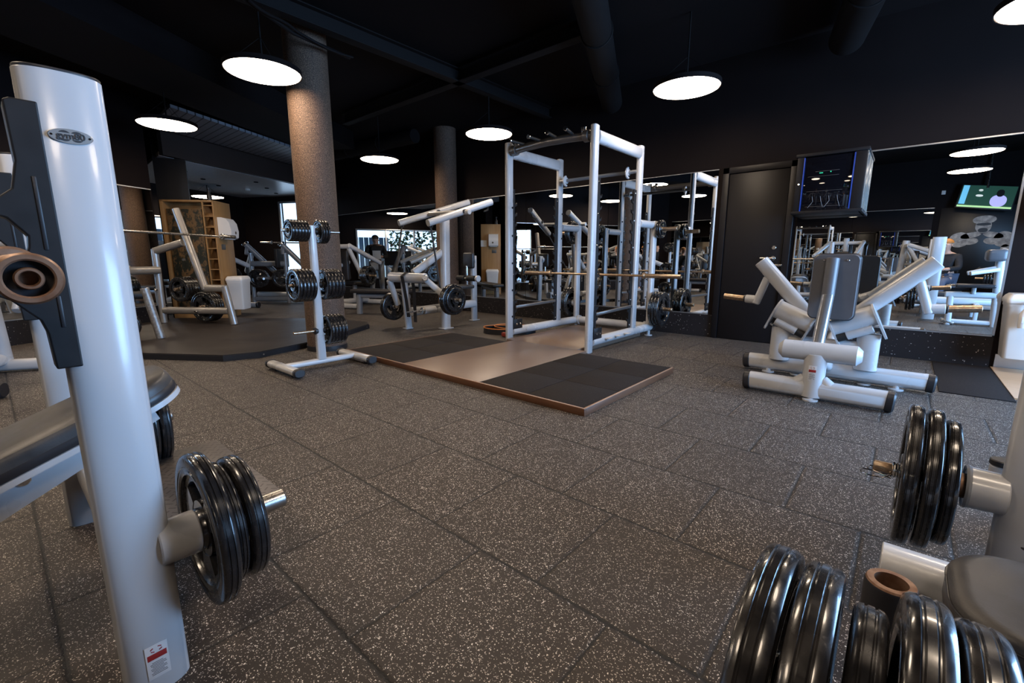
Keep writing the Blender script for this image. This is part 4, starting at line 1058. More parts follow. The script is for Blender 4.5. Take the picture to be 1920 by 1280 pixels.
# ---------------------------------------------------------------- lat pulldown machine
def lat_machine():
    t = thing('lat_pulldown_machine', 'white plate loaded lat pulldown with two long slanting arms left of the power rack', 'gym machine', (-5.1, 4.4, 0))
    T = lambda a, b, w, h, n, m=PAINT, **k: MB().tube(a, b, w, h, **k).build(n, m, t)
    T((-5.36, 3.92, 0), (-5.30, 3.82, .72), .075, .10, 'front_leg')
    MB().cyl((-5.47, 3.72, .74), (-4.86, 3.86, .735), .068, n=32, bev=.01).build('pivot_tube', PAINT, t)
    T((-4.94, 4.26, 0), (-5.02, 4.36, 1.60), .11, .14, 'main_upright')
    T((-5.10, 3.84, .80), (-5.02, 4.30, 1.09), .10, .10, 'diagonal_brace')
    T((-5.20, 3.86, .26), (-5.12, 5.02, .30), .11, .12, 'floor_beam')
    T((-5.26, 5.15, 0), (-5.24, 5.13, 1.04), .075, .11, 'seat_upright')
    T((-4.94, 4.26, .26), (-5.2, 4.30, .26), .08, .08, 'link_beam')
    # top cross piece
    MB().cyl((-5.58, 4.55, 1.66), (-4.66, 4.50, 1.63), .035).build('top_axle', PAINT, t)
    for (a, b) in (((-4.89, 3.95, 1.46), (-4.72, 5.00, 1.81)), ((-5.79, 4.13, 1.51), (-5.42, 5.22, 1.88))):
        T(a, b, .10, .095, 'pulldown_arm', bev=.003)
        p = V(a).lerp(V(b), .52); MB().cyl(p + V((.03, 0, 0)), p + V((.075, -.01, 0)), .030, n=20).build('arm_bearing', CAP, t)
        q = V(b) + (V(a) - V(b)).normalized() * .06; g = MB(); g.path([q + V((0, 0, -.05)), q + V((.01, -.02, -.10)), q + V((.03, -.12, -.13))], .012, 8); g.build('arm_grip', BLACK_GRIP, t)
    # linkage rods
    for a, b in (((-4.88, 3.99, 1.42), (-4.74, 4.02, .50)), ((-5.76, 4.16, 1.46), (-5.52, 3.86, .80))):
        m = MB().cyl(a, b, .013, n=12); m.cyl(V(a) + V((-.02, -.02, 0)), V(a) + V((.02, .02, 0)), .02, n=14); m.build('linkage_rod', CAP, t)
    # weight arms and horns
    T((-4.84, 3.84, .72), (-4.60, 4.02, .46), .075, .08, 'weight_arm'); T((-5.47, 3.70, .70), (-5.52, 3.86, .34), .075, .08, 'weight_arm')
    bb = MB(); bb.cyl((-4.80, 3.80, .74), (-4.76, 3.77, .745), .04, n=20, bev=.006); bb.build('pivot_bolt', STEEL, t)
    MB().cyl((-4.60, 4.02, .46), (-4.36, 4.02, .46), .0245).build('weight_horn', BRASS, t)
    MB().cyl((-5.52, 3.84, .31), (-5.78, 3.84, .31), .0245).build('weight_horn', BRASS, t)
    MB().cyl((-4.98, 3.90, .29), (-4.98, 3.62, .29), .012).cyl((-4.98, 3.92, .29), (-4.98, 3.87, .29), .045).build('storage_peg', STEEL, t)
    MB().cyl((-4.98, 4.1, .29), (-4.98, 3.9, .29), .05).build('peg_collar', PAINT, t)
    # seat, thigh rollers, chest pad
    MB().box((-5.22, 4.78, .565), (.30, .42, .06), .025, None, 3).build('seat', VINYL, t)
    T((-5.20, 4.80, .30), (-5.20, 4.80, .54), .07, .07, 'seat_post')
    MB().cyl((-5.24, 4.98, .58), (-5.24, 4.98, .88), .016).build('pad_rod', CHROME, t)
    MB().cyl((-5.44, 4.96, .69), (-5.27, 4.96, .69), .045, bev=.012).cyl((-5.21, 4.96, .69), (-5.04, 4.96, .69), .045, bev=.012).build('thigh_roller', BLACK_GRIP, t)
    MB().cyl((-5.46, 4.96, .69), (-5.00, 4.96, .69), .014).cyl((-5.0, 4.96, .69), (-4.96, 4.96, .69), .05).build('roller_axle', PAINT, t)
    MB().cyl((-5.24, 5.13, .97), (-5.24, 5.06, .97), .055).build('pad_mount', PAINT, t)
    MB().box((-5.24, 5.03, .965), (.22, .07, .25), .03, None, 3).build('chest_pad', VINYL_SIDE, t)
    # strap hanging over the pivot tube
    st = MB(); prev = None; pts = [(-5.14, 3.76, .20), (-5.15, 3.74, .45), (-5.17, 3.72, .66), (-5.17, 3.70, .76), (-5.16, 3.77, .815), (-5.15, 3.85, .78), (-5.14, 3.87, .55), (-5.12, 3.86, .12)]
    for p in pts:
        p = V(p); r_ = st.ring(p, V((.97, .22, 0)), V((-.1, .3, .3)), [(-.028, -.004), (.028, -.004), (.028, .004), (-.028, .004)])
        if prev: st.bridge(prev, r_)
        else: st.cap(r_, True)
        prev = r_
    st.cap(prev); o = st.build('hanging_strap', BLACK, None); tag(recenter(o), 'dark strap hanging over the pivot tube of the lat machine', 'strap')
    f = MB(); f.box((-5.355, 3.90, .008), (.10, .12, .016), .004); f.box((-4.94, 4.26, .008), (.14, .18, .016), .004); f.box((-5.26, 5.15, .008), (.10, .15, .016), .004); f.build('foot_plate', PAINT, t)
lat_machine()
stack((-4.555, 4.02, .46), (1, 0, 0), [(.41, .042), (.41, .040), (.33, .034)], 'the right horn of the lat machine', .002)
stack((-5.565, 3.84, .31), (-1, 0, 0), [(.40, .042), (.40, .040)], 'the left horn of the lat machine', .002)

# ---------------------------------------------------------------- oak cabinet with leaf panel, bucket, dispenser
def oak_cabinet():
    A = V((-8.58, 2.56, 0)); B = V((-8.98, 2.93, 0)); u = (B - A).normalized(); v = V((-u.y, u.x, 0)); v = v if v.x < 0 else -v
    H = 1.92; t = thing('oak_cabinet', 'tall oak cabinet with leaf patterned side and small cubbyholes beyond the platform', 'cabinet', (A + B) / 2 + v * .4)
    W_ = (B - A).length; D = .80
    def bx(c0, c1, z0, z1, w0, w1):   # u-range c, v-range w
        c = A + u * (c0 + c1) / 2 + v * (w0 + w1) / 2 + V((0, 0, (z0 + z1) / 2)); R = Matrix((u, v, V((0, 0, 1)))).transposed()
        return c, (c1 - c0, w1 - w0, z1 - z0), R
    m = MB()
    for q in (bx(0, W_, 0, .12, 0, D), bx(0, W_, H - .03, H, 0, D), bx(0.02, W_, .12, H - .03, 0, .03), bx(0.2, W_, .12, H - .03, .05, D), bx(0, .2, .12, H, D - .05, D), bx(0, .03, .12, H, 0, .02), bx(0, .03, .12, H, .155, .175)): m.box(q[0], q[1], .003, q[2])
    z = .30
    while z < H - .08:
        q = bx(0, .2, z, z + .014, .02, .17); m.box(q[0], q[1], .002, q[2]); z += .17
    m.build('carcass', OAK, t)
    q = bx(.01, .04, .13, H - .14, .19, D - .08); MB().box(q[0], q[1], .003, q[2]).build('leaf_panel', CAMO, t)
    q = bx(.12, .25, 1.14, 1.23, -.004, 0); MB().box(q[0], q[1], .001, q[2]).build('name_plate', mat('dull_plate', (.12, .12, .12), .4, .5), t)
    return A, u, v
cA, cu, cv = oak_cabinet()
dispenser(cA + cu * .20 - cv * .003 + V((0, 0, 1.49)), -cv, 'white paper towel dispenser on the oak cabinet')
o = MB().box(cA + cu * .47 - cv * .02 + V((0, 0, 1.40)), (.16, .006, .17), .001, Matrix((cu, cv, V((0, 0, 1)))).transposed()).build('paper_notice', PAPER); tag(recenter(o), 'white paper notice beside the dispenser on the oak cabinet', 'notice')
bin_(cA + cu * .24 - cv * .15 + V((0, 0, .14)), .34, .26, .56, -cv, 'white plastic bin hung on the oak cabinet below the dispenser')
o = MB().lathe([(0, 1.92), (.035, 1.92), (.038, 2.01), (.02, 2.05), (.02, 2.09), (.026, 2.10), (.026, 2.12), (0, 2.12)], cA + cu * .12 + cv * .1, n=20).build('drink_bottle', BLACK); tag(recenter(o), 'dark drink bottle standing on top of the oak cabinet', 'bottle')

# ---------------------------------------------------------------- machines on the octagonal platform (left)
def chest_machine():
    t = thing('chest_press_machine', 'grey silver angled tube machine standing on the octagonal platform', 'gym machine', (-7.6, 1.9, .063))
    g = GREYP if False else mat('silver_paint', (.36, .34, .32), .28, .5); z0 = .063
    T = lambda a, b, w, h, n, **k: MB().tube(a, b, w, h, **k).build(n, g, t)
    T((-8.22, 1.64, z0), (-8.23, 1.65, 1.13), .10, .09, 'rear_upright'); T((-8.23, 1.65, 1.10), (-7.80, 1.90, 1.22), .09, .10, 'top_link')
    T((-7.85, 1.875, 1.68), (-7.56, 2.04, .56), .10, .09, 'mast'); T((-7.57, 2.035, .58), (-7.26, 2.215, .58), .09, .10, 'seat_beam')
    T((-7.29, 2.20, .61), (-7.21, 2.25, z0), .10, .09, 'front_leg'); T((-8.20, 1.66, .245), (-7.26, 2.215, .26), .09, .10, 'low_beam')
    T((-7.96, 1.19, .83), (-8.21, 1.66, .83), .10, .11, 'rear_arm')
    b = MB()
    for p in ((-7.75, 1.92, .98), (-7.66, 1.96, .25), (-8.20, 1.64, .55), (-8.3, 1.6, .85), (-7.63, 2.0, .59)): p = V(p) + V((.47, -.88, 0)) * 0.045 ; b.cyl(p, p + V((.47, -.88, 0)) * .03, .02, n=14)
    b.build('bolt', CHROME, t)
    for p in ((-7.68, 1.97, .30), (-8.04, 1.78, .55)):
        MB().cyl(V(p), V(p) + V((-.47, .88, 0)) * .32, .0245).build('weight_horn', BRASS, t)
chest_machine()
dd = V((-.47, .88, 0)).normalized()
stack(V((-7.68, 1.97, .30)) + dd * .05, dd, [(.44, .04)] * 4, 'the low silver machine horn', .003)
stack(V((-8.02, 1.78, .55)) + dd * .05, dd, [(.36, .04)] * 5, 'the high silver machine horn', .003)
def leg_machine():
    t = thing('hack_machine', 'worn silver machine frame with loaded plates at the front of the octagonal platform', 'gym machine', (-6.7, 1.1, .063))
    g = noisy(mat('chipped_silver_paint', (.38, .36, .33), .35, .4), (.42, .40, .37), (.20, .18, .17), 40)
    MB().tube((-6.66, 1.19, .66), (-6.61, 1.27, .063), .095, .085).build('front_leg', g, t)
    MB().tube((-6.66, 1.20, .58), (-6.98, .48, .58), .07, .09).build('side_rail', CAP, t)
    MB().tube((-6.98, .50, .62), (-6.98, .50, .063), .08, .08).build('rear_leg', g, t)
    MB().cyl((-6.82, .98, .24), (-6.56, .90, .24), .0245).build('weight_horn', STEEL, t)
    MB().tube((-6.82, .98, .26), (-6.80, .95, .60), .06, .06).build('horn_arm', g, t)
    MB().cyl((-6.78, .74, .66), (-6.52, .66, .66), .0245).build('weight_horn', STEEL, t)
leg_machine()
d3 = V((.955, -.295, 0))
stack(V((-6.80, .975, .24)) + d3 * .02, d3, [(.34, .036)] * 3, 'the low worn frame horn', .002)
stack(V((-6.77, .737, .66)) + d3 * .02, d3, [(.30, .036)] * 4, 'the high worn frame horn', .002)
barbell((-6.40, .56, 1.30), (-7.40, 2.44, 1.300), 'long bright bar crossing near the silver machine mast', STEEL, STEEL, .2)
ft = MB(); foot_cap(ft, (-4.95, .06, .06), (0, 1, 0), .1, .1); ft.tube((-4.95, .10, .06), (-5.35, -.25, .06), .09, .09)

# ---------------------------------------------------------------- squat press in the far room
def hack_squat():
    t = thing('leg_press_machine', 'grey leg press with two slanting rails and loaded plates in the far room', 'gym machine', (-10.9, 4.2, 0))
    T = lambda a, b, w, h, n, m=GREYP, **k: MB().tube(a, b, w, h, **k).build(n, m, t)
    T((-11.09, 3.92, 0), (-11.08, 3.93, 1.12), .08, .08, 'front_post'); T((-10.50, 4.43, 0), (-10.50, 4.43, 1.12), .08, .08, 'front_post')
    T((-11.08, 3.93, .88), (-10.50, 4.43, .88), .13, .12, 'upper_beam'); T((-11.08, 3.93, .10), (-10.50, 4.43, .10), .09, .10, 'lower_beam')
    back = V((-.655, .755, 0)) * 1.0
    for p in ((-11.16, 3.88, 1.30), (-10.54, 4.40, 1.30)):
        a = V(p); b = a + V((-.10, .62, -.85)); b = a + V((.35, .75, -.95))
        MB().cyl(a, b, .055, n=20).build('slide_rail', GREYP, t); MB().cyl(a + V((0, 0, .0)), a + V((-.01, -.02, .035)), .075, n=20, bev=.01).build('rail_cap', CHROME, t)
        MB().tube(a + V((0, .02, -.05)), a + V((.04, -.02, -.22)), .07, .06).build('rail_bracket', GREYP, t)
    MB().box((-10.72, 4.45, 1.0), (.06, .75, .40), .01, Matrix.Rotation(.86, 3, 'Z')).build('foot_board', CAP, t)
    T((-11.12, 3.95, 1.05), (-11.75, 4.05, .70), .10, .10, 'side_arm', PAINT); T((-11.75, 4.05, .70), (-11.2, 4.3, .55), .10, .10, 'side_arm', PAINT)
    T((-11.6, 4.2, .16), (-10.2, 5.1, .16), .12, .12, 'floor_beam', PAINT)
    for p in ((-11.0, 4.02, .56), (-10.62, 4.34, .56)): MB().cyl(V(p), V(p) + V((.42, -.05, 0)), .0245).build('weight_horn', STEEL, t)
    MB().cyl((-11.0, 3.98, .56), (-10.55, 4.40, .56), .03).build('horn_axle', GREYP, t)
hack_squat()
d4 = V((.9, -.43, 0)).normalized()
stack((-11.08, 4.06, .56), d4, [(.42, .042)] * 4, 'the left horn of the far leg press', .003)
stack((-10.70, 4.42, .56), d4, [(.42, .042)] * 4, 'the right horn of the far leg press', .003)
barbell((-11.3, 4.25, 1.36), (-9.9, 5.2, 1.33), 'thin bar racked above the far leg press', STEEL, STEEL, .25)

# bench in front of the mirrors left of the lat machine
def flat_bench(c, ang, label, h=.42):
    t = thing('flat_bench', label, 'bench', c, 'flat benches'); t['_o'] = (0, 0, 0)
    MB().box((0, 0, h), (1.15, .28, .07), .025, None, 3).build('bench_pad', VINYL_SIDE, t)
    MB().tube((-.52, 0, h - .085), (.52, 0, h - .085), .08, .09).build('beam', GREYP, t)
    for x in (-.48, .48):
        MB().tube((x, 0, .0), (x * .97, 0, h - .06), .095, .11).build('leg', GREYP, t)
    t['_o'] = tuple(c); t.rotation_euler = (0, 0, ang); return t
flat_bench((-7.05, 4.62, 0), math.radians(28), 'flat dark bench on thick grey legs between column and lat machine')
flat_bench((-4.1, -.9, 0), math.radians(5), 'flat dark bench behind the camera, seen in the mirrors')

# generic plate loaded machines: reflected clutter and far room
def frame_machine(c, ang, label, tall=1.6, arm=1):
    t = thing('plate_loaded_machine', label, 'gym machine', c, 'plate loaded machines around the room'); t['_o'] = (0, 0, 0)
    T = lambda a, b, w, h, n, m=PAINT, **k: MB().tube(a, b, w, h, **k).build(n, m, t)
    T((-.5, -.5, .06), (.5, -.5, .06), .1, .1, 'front_foot'); T((-.55, .5, .06), (.55, .5, .06), .1, .1, 'rear_foot')
    c_ = MB()
    for x, y in ((-.5, -.5), (.5, -.5), (-.55, .5), (.55, .5)): foot_cap(c_, (x, y, .06), (math.copysign(1, x), 0, 0), .1, .1)
    c_.build('foot_cap', CAP, t)
    T((0, -.5, .10), (0, .5, .12), .1, .11, 'floor_beam'); T((0, .5, .1), (0, .42, tall), .11, .13, 'mast')
    T((-.38, .42, tall - .12), (.38, .42, tall - .12), .09, .09, 'top_beam')
    for s in (-1, 1):
        T((s * .36, .44, tall - .1), (s * .42, -.45, tall - .1 - .35 * arm), .08, .09, 'press_arm')
        T((s * .42, -.42, tall - .1 - .35 * arm), (s * .40, -.45, tall - .45 - .35 * arm), .04, .04, 'grip', BLACK_GRIP)
        MB().cyl((s * .40, .1, tall * .48), (s * .72, .1, tall * .48), .0245).build('weight_horn', BRASS, t)
        T((s * .34, .42, tall - .15), (s * .38, .1, tall * .46), .07, .08, 'lever')
    MB().box((0, -.12, .48), (.34, .42, .07), .03, None, 3).build('seat', VINYL_SIDE, t)
    MB().box((0, .22, .86), (.30, .08, .62), .03, None, 3).build('back_pad', VINYL_SIDE, t)
    T((0, -.1, .12), (0, -.1, .45), .08, .08, 'seat_post'); T((0, .26, .86), (0, .44, .86), .08, .08, 'pad_mount')
    t['_o'] = tuple(c); t.rotation_euler = (0, 0, ang); return t
def machine_plates(c, ang, tall, where, D=.40, n=3):
    R = Matrix.Rotation(ang, 3, 'Z')
    for s, w_ in ((-1, 'left'), (1, 'right')):
        stack(V(c) + R @ V((s * .46, .1, tall * .48)), R @ V((s, 0, 0)), [(D, .04)] * n, f'the {w_} horn of {where}', .002)
MACH = [((-8.85, 5.05, 0), math.radians(200), 1.35, 'the half column machine', 'white press machine in front of the mirrors left of the brown half column'),
        ((-10.2, 2.9, 0), math.radians(-150), 1.30, 'the oak cabinet machine', 'white press machine in the far room partly behind the oak cabinet'),
        ((-12.0, 2.5, 0), math.radians(60), 1.45, 'the far window machine', 'white press machine standing under the far windows'),
        ((1.80, -1.0, 0), math.radians(10), 1.25, 'the short rear machine', 'pale machine with short mast behind the right bench station, seen in the mirror'),
        ((.35, -2.1, 0), math.radians(80), 1.4, 'the poster machine', 'white machine in front of the bodybuilder poster'),
        ((-3.4, -1.6, 0), math.radians(170), 1.7, 'the tall rear machine', 'tall white press machine behind the camera, left of the flat bench'),
        ((-5.565, -.242, 0), math.radians(60), 1.25, 'the left wall machine', 'white machine at the left picture edge, only a capped foot and parts showing'),
        ((-1.3, -2.0, 0), math.radians(190), 1.5, 'the rear mirror machine', 'white press machine in front of the rear mirrors behind the camera')]
for c, a, h_, w_, lb in MACH:
    frame_machine(c, a, lb, h_)
    if 'left wall' not in w_: machine_plates(c, a, h_, w_)
def curl_machine():
    t = thing('leg_curl_machine', 'white leg curl machine with grey headrest, reflected at the right of the right mirror', 'gym machine', (.8, 2.5, 0))
    T = lambda a, b, w, h, n, m=PAINT, **k: MB().tube(a, b, w, h, **k).build(n, m, t)
    T((1.08, 2.40, 0), (1.02, 2.40, .98), .10, .12, 'upright'); T((.56, 2.40, .05), (1.25, 2.40, .05), .08, .07, 'floor_beam')
    MB().box((.57, 2.40, .045), (.16, .20, .05), .015, Matrix.Rotation(.3, 3, 'Y')).build('foot_shoe', STEEL, t)
    MB().box((.97, 2.40, 1.04), (.22, .30, .17), .05, None, 3).build('headrest', PADGREY, t)
    T((.50, 2.46, .46), (1.05, 2.42, .46), .09, .09, 'main_beam'); T((.56, 2.46, .46), (.58, 2.46, 0), .08, .08, 'front_leg')
    MB().box((.80, 2.50, .60), (.42, .28, .05), .02, None, 3).build('seat_pad', VINYL_SIDE, t); T((.80, 2.48, .48), (.80, 2.48, .58), .05, .05, 'pad_post')
    T((.64, 2.40, .60), (.50, 2.38, .585), .035, .035, 'lever', STEEL); T((.70, 2.45, .78), (1.02, 2.42, .87), .05, .06, 'arm'); T((.72, 2.60, .78), (1.02, 2.46, .84), .05, .06, 'arm')
    MB().cyl((.74, 2.36, .76), (.84, 2.36, .86), .022).build('grip', BLACK_GRIP, t)
curl_machine()
# second weight tree behind the camera, for the reflections
def rack_small(c):
    t = thing('plate_rack', 'upright plate rack near the left wall behind the camera', 'plate rack', c); x, y, _ = c
    MB().tube((x - .3, y, .055), (x + .3, y, .055), .1, .09).build('foot', PAINT, t); fc = MB(); foot_cap(fc, (x + .295, y, .056), (1, 0, 0), .09, .1); fc.build('foot_cap', CAP, t); MB().tube((x, y, .08), (x, y, 1.3), .08, .08, (0, 1, 0)).build('post', PAINT, t)
    for z in (.4, .8, 1.2):
        for s in (-1, 1): MB().cyl((x, y + s * .03, z), (x, y + s * .25, z), .0245).build('peg', STEEL, t)
rack_small((-4.9, -1.9, 0))
for z, w_ in ((.4, 'bottom'), (.8, 'middle'), (1.2, 'top')):
    for s, q in ((-1, 'rear'), (1, 'front')):
        stack((-4.9, -1.9 + s * .045, z), (0, s, 0), [(.36 - z * .1, .034)] * 4, f'the {w_} {q} peg of the plate rack', .002)
# support foot seen at the far left edge
def stray_foot():
    c = V((-4.86, -.02, 0)); t = thing('machine_foot', 'end of a white machine foot with black cap at the left picture edge', 'machine foot', c)
    MB().tube((-5.02, -.36, .06), (-4.93, -.02, .06), .09, .09).build('foot_tube', PAINT, t)
    m = MB(); foot_cap(m, (-4.935, -.03, .06), (.26, .97, 0), .09, .09); m.build('foot_cap', CAP, t)
# ---------------------------------------------------------------- TV and poster behind the camera
def tv():
    c = V((1.16, -2.72, 2.33)); R = Matrix.Rotation(math.radians(8), 3, 'Y')@Matrix.Rotation(math.radians(14), 3, 'X')
    t = thing('wall_television', 'flat television showing a person in lilac, high on the wall behind the camera', 'television', c)
    X, Yv, Z = R @ V((1, 0, 0)), R @ V((0, 1, 0)), R @ V((0, 0, 1))
    MB().box(c, (.92, .05, .54), .008, R).build('casing', BLACK, t)
    def rect(x, z, w, h, m, name, k=.0265): return MB().box(c + X * x + Z * z + Yv * k, (w, .002, h), 0, R).build(name, m, sc_ if name != 'screen' else t, smooth=False)
    em = lambda n, col, s: mat(n, col, .4, emit=col, es=s)
    sc_ = rect(0, 0, .87, .49, em('screen_dark_green', (.02, .07, .05), .6), 'screen')
    rect(0, -.225, .87, .04, em('screen_lime', (.45, .75, .35), .9), 'screen_banner', .028)
    rect(-.37, .03, .10, .42, em('screen_cyan', (.15, .5, .75), .9), 'screen_side', .028)
    def blob(x, z, w, h, m, name): return MB().sweep(c + X * x + Z * z + Yv * .028, c + X * x + Z * z + Yv * .030, MB.oval(w, h, 28, 2.3), None, Z, .0005).build(name, m, sc_)
    blob(.2, -.08, .26, .26, em('screen_lilac', (.45, .45, .85), .9), 'screen_figure'); blob(.2, .09, .12, .16, em('screen_black', (.01, .01, .012), .2), 'screen_hair')
    blob(-.12, .02, .12, .05, em('screen_white', (.7, .75, .72), .8), 'screen_detail'); blob(-.12, .14, .07, .05, em('screen_pale', (.6, .65, .6), .8), 'screen_detail')
    MB().cyl(c - Yv * .02 + V((0, 0, .2)), V((c.x, -2.9, 3.3)), .025).build('ceiling_bracket', STEEL, t)
tv()
def poster():
    """plain generic muscular torso print on a black board"""
    cx, y0 = 1.22, -2.985
    t = thing('wall_poster', 'large black poster of a muscular figure with capped head behind the camera', 'poster', (cx, y0, .35))
    MB().box((cx, y0 - .006, 1.25), (1.5, .012, 1.82), .002).build('board', mat('poster_black', (.008, .008, .010), .35), t)
    skin = noisy(mat('poster_grey_tone', (.32, .28, .25), .5), (.16, .13, .12), (.85, .78, .70), 11)
    dark = mat('poster_shadow_tone', (.02, .018, .018), .5)
    def blob(x, z, w, h, rot, m, k): 
        X = V((math.cos(rot), 0, math.sin(rot))); c = V((cx + x, y0 + k, z))
        pts = MB.oval(w, h, 28, 2.2); Z = V((-math.sin(rot), 0, math.cos(rot)))
        return MB().prism(pts, c, X, Z, (0, .0015, 0)).build('printed_shape', m, t, smooth=False)
    blob(-.36, 1.42, .34, .34, .4, skin, .001); blob(.36, 1.42, .34, .34, -.4, skin, .001)
    blob(-.18, 1.52, .34, .13, .25, skin, .001); blob(.18, 1.52, .34, .13, -.25, skin, .001)
    blob(-.16, 1.38, .24, .14, .2, skin, .003); blob(.16, 1.38, .24, .14, -.2, skin, .003)
    blob(.42, 1.12, .18, .38, .15, skin, .001); blob(.40, .85, .20, .30, -.2, skin, .001)
    blob(0, 1.64, .14, .18, 0, dark, .004); blob(0, 1.72, .26, .30, 0, skin, .005); blob(0, 1.86, .38, .18, .05, skin, .006); blob(0, 1.76, .24, .06, 0, dark, .008); blob(0, 1.63, .16, .10, 0, dark, .007)
poster()
o = MB().box((.46, -2.99, 2.52), (.07, .012, .09), .003).build('wall_switch', WHITEP); tag(recenter(o), 'small white wall switch above the rear mirrors', 'switch')

# ---------------------------------------------------------------- people
def skinned(name, pts, edges_, m, parent, root=0, sub=2):
    me = bpy.data.meshes.new(name); o_ = V(parent['_o']) if parent else V((0, 0, 0))
    me.from_pydata([tuple(V(p[0]) - o_) for p in pts], edges_, [])
    o = bpy.data.objects.new(name, me); COL.objects.link(o); o.parent = parent
    sk = o.modifiers.new('skin', 'SKIN'); 
    for i, p in enumerate(pts):
        r = p[1]; o.data.skin_vertices[0].data[i].radius = (r, r) if not isinstance(r, tuple) else r
    o.data.skin_vertices[0].data[root].use_root = True
    s_ = o.modifiers.new('sub', 'SUBSURF'); s_.levels = sub; s_.render_levels = sub
    sk.use_smooth_shade = True; me.materials.append(m); return o
def person(label, loc, J, hair, top, trousers, face):
    """J: joints in world space"""
    t = thing('person', label, 'person', loc)
    n = {}; pts = []; ed = []
    def add(k, p, r): n[k] = len(pts); pts.append((p, r))
    add('pel', J['pel'], .125); add('wa', V(J['pel']).lerp(V(J['ch']), .45), .115); add('ch', J['ch'], .15); add('nk', J['nk'], .06)
    hd = V(J['hd']); nk = V(J['nk']); ax = (hd - nk).normalized()
    add('jaw', nk.lerp(hd, .45) + V(face) * .02, .06); add('h1', hd, .088); add('h2', hd + ax * .07, .075)
    ed += [(0, 1), (1, 2), (2, 3), (3, 4), (4, 5), (5, 6)]
    for s in 'LR':
        add('sh' + s, J['sh' + s], .062); add('el' + s, J['el' + s], .045); add('wr' + s, J['wr' + s], .030)
        ed += [(n['ch'], n['sh' + s]), (n['sh' + s], n['el' + s]), (n['el' + s], n['wr' + s])]
        w, e = V(J['wr' + s]), V(J['el' + s]); d = (w - e).normalized(); sd_ = d.cross(V((0, 0, 1))).normalized() if abs(d.z) < .9 else V((1, 0, 0))
        add('pa' + s, w + d * .055, .034); ed.append((n['wr' + s], n['pa' + s]))
        add('th' + s, w + d * .05 + sd_ * .045, .012); ed.append((n['wr' + s], n['th' + s]))
        for q in range(4):
            f0 = w + d * .09 + sd_ * (.027 - .018 * q); f1 = f0 + d * (.04 - .004 * abs(q - 1.5)) + V((0, 0, -.02))
            add(f'f{q}{s}', f0, .010); add(f'g{q}{s}', f1, .008); ed += [(n['pa' + s], n[f'f{q}{s}']), (n[f'f{q}{s}'], n[f'g{q}{s}'])]
        add('hp' + s, J['hp' + s], .095); add('kn' + s, J['kn' + s], .062); add('an' + s, J['an' + s], .042); add('to' + s, J['to' + s], .035)
        ed += [(0, n['hp' + s]), (n['hp' + s], n['kn' + s]), (n['kn' + s], n['an' + s]), (n['an' + s], n['to' + s])]
    skinned('body', pts, ed, SKIN, t)
    # clothing
    q = []; e2 = []
    q += [(J['pel'], .14), (V(J['pel']).lerp(V(J['ch']), .5), .135), (J['ch'], .168), (V(J['ch']).lerp(nk, .75), .085)]; e2 += [(0, 1), (1, 2), (2, 3)]
    for s in 'LR':
        b = len(q); q += [(J['sh' + s], .078), (J['el' + s], .060), (V(J['el' + s]).lerp(V(J['wr' + s]), .8), .044)]; e2 += [(2, b), (b, b + 1), (b + 1, b + 2)]
    skinned('jacket', q, e2, top, t)
    q = [(J['pel'], .145)]; e2 = []
    for s in 'LR':
        b = len(q); q += [(J['hp' + s], .108), (J['kn' + s], .078), (V(J['kn' + s]).lerp(V(J['an' + s]), .92), .056)]; e2 += [(0, b), (b, b + 1), (b + 1, b + 2)]
    skinned('trousers', q, e2, trousers, t)
    sh = MB()
    for s in 'LR':
        a, b = V(J['an' + s]), V(J['to' + s]); d = (b - a); d.z = 0; d.normalize(); c = (a + b) / 2 + V((0, 0, -.02)); x = V((d.y, -d.x, 0)); R = Matrix((d, x, V((0, 0, 1)))).transposed()
        sh.box(c + d * .02, (.28, .095, .075), .03, R, 3)
    sh.build('shoe', WHITEP, t)
    F = V(face).normalized(); sd_ = F.cross(ax).normalized()
    # hair cap, ears, nose, eyes, mouth
    hm_ = MB(); c = hd + ax * .042 - F * .030; rings = []
    for i in range(9):
        ph = i / 8 * PI * .50; rr_ = math.sin(ph) * .094; z_ = math.cos(ph) * .092; pf = [(rr_ * math.cos(2 * PI * k / 20), rr_ * math.sin(2 * PI * k / 20) * 1.08) for k in range(20)]
        rings.append(hm_.ring(c + ax * z_ - F * .012 * i / 8, sd_, F, pf if i else [(a * .02, b * .02) for a, b in MB.circ(.1, 20)]))
    for a, b in zip(rings, rings[1:]): hm_.bridge(a, b)
    hm_.cap(rings[0], True); hm_.cap(rings[-1]); hm_.build('hair', hair, t)
    fc = MB()
    fc.cyl(hd + F * .078 + ax * .02, hd + F * .100 - ax * .018, .008, .014, n=10)
    for s in (-1, 1): fc.lathe([(0, -.006), (.016, -.006), (.02, 0), (.016, .006), (0, .006)], hd + sd_ * s * .088 + ax * .0, sd_, 16)
    fc.build('nose_and_ears', SKIN, t)
    ey = MB()
    for s in (-1, 1): ey.lathe([(0, -.004), (.009, -.002), (.009, .002), (0, .004)], hd + F * .086 + sd_ * s * .032 + ax * .022, F, 12)
    ey.box(hd + F * .082 - ax * .045, (.04, .008, .008), .002, Matrix((sd_, F, ax)).transposed())
    ey.build('eyes_and_mouth', INK, t)
    return t
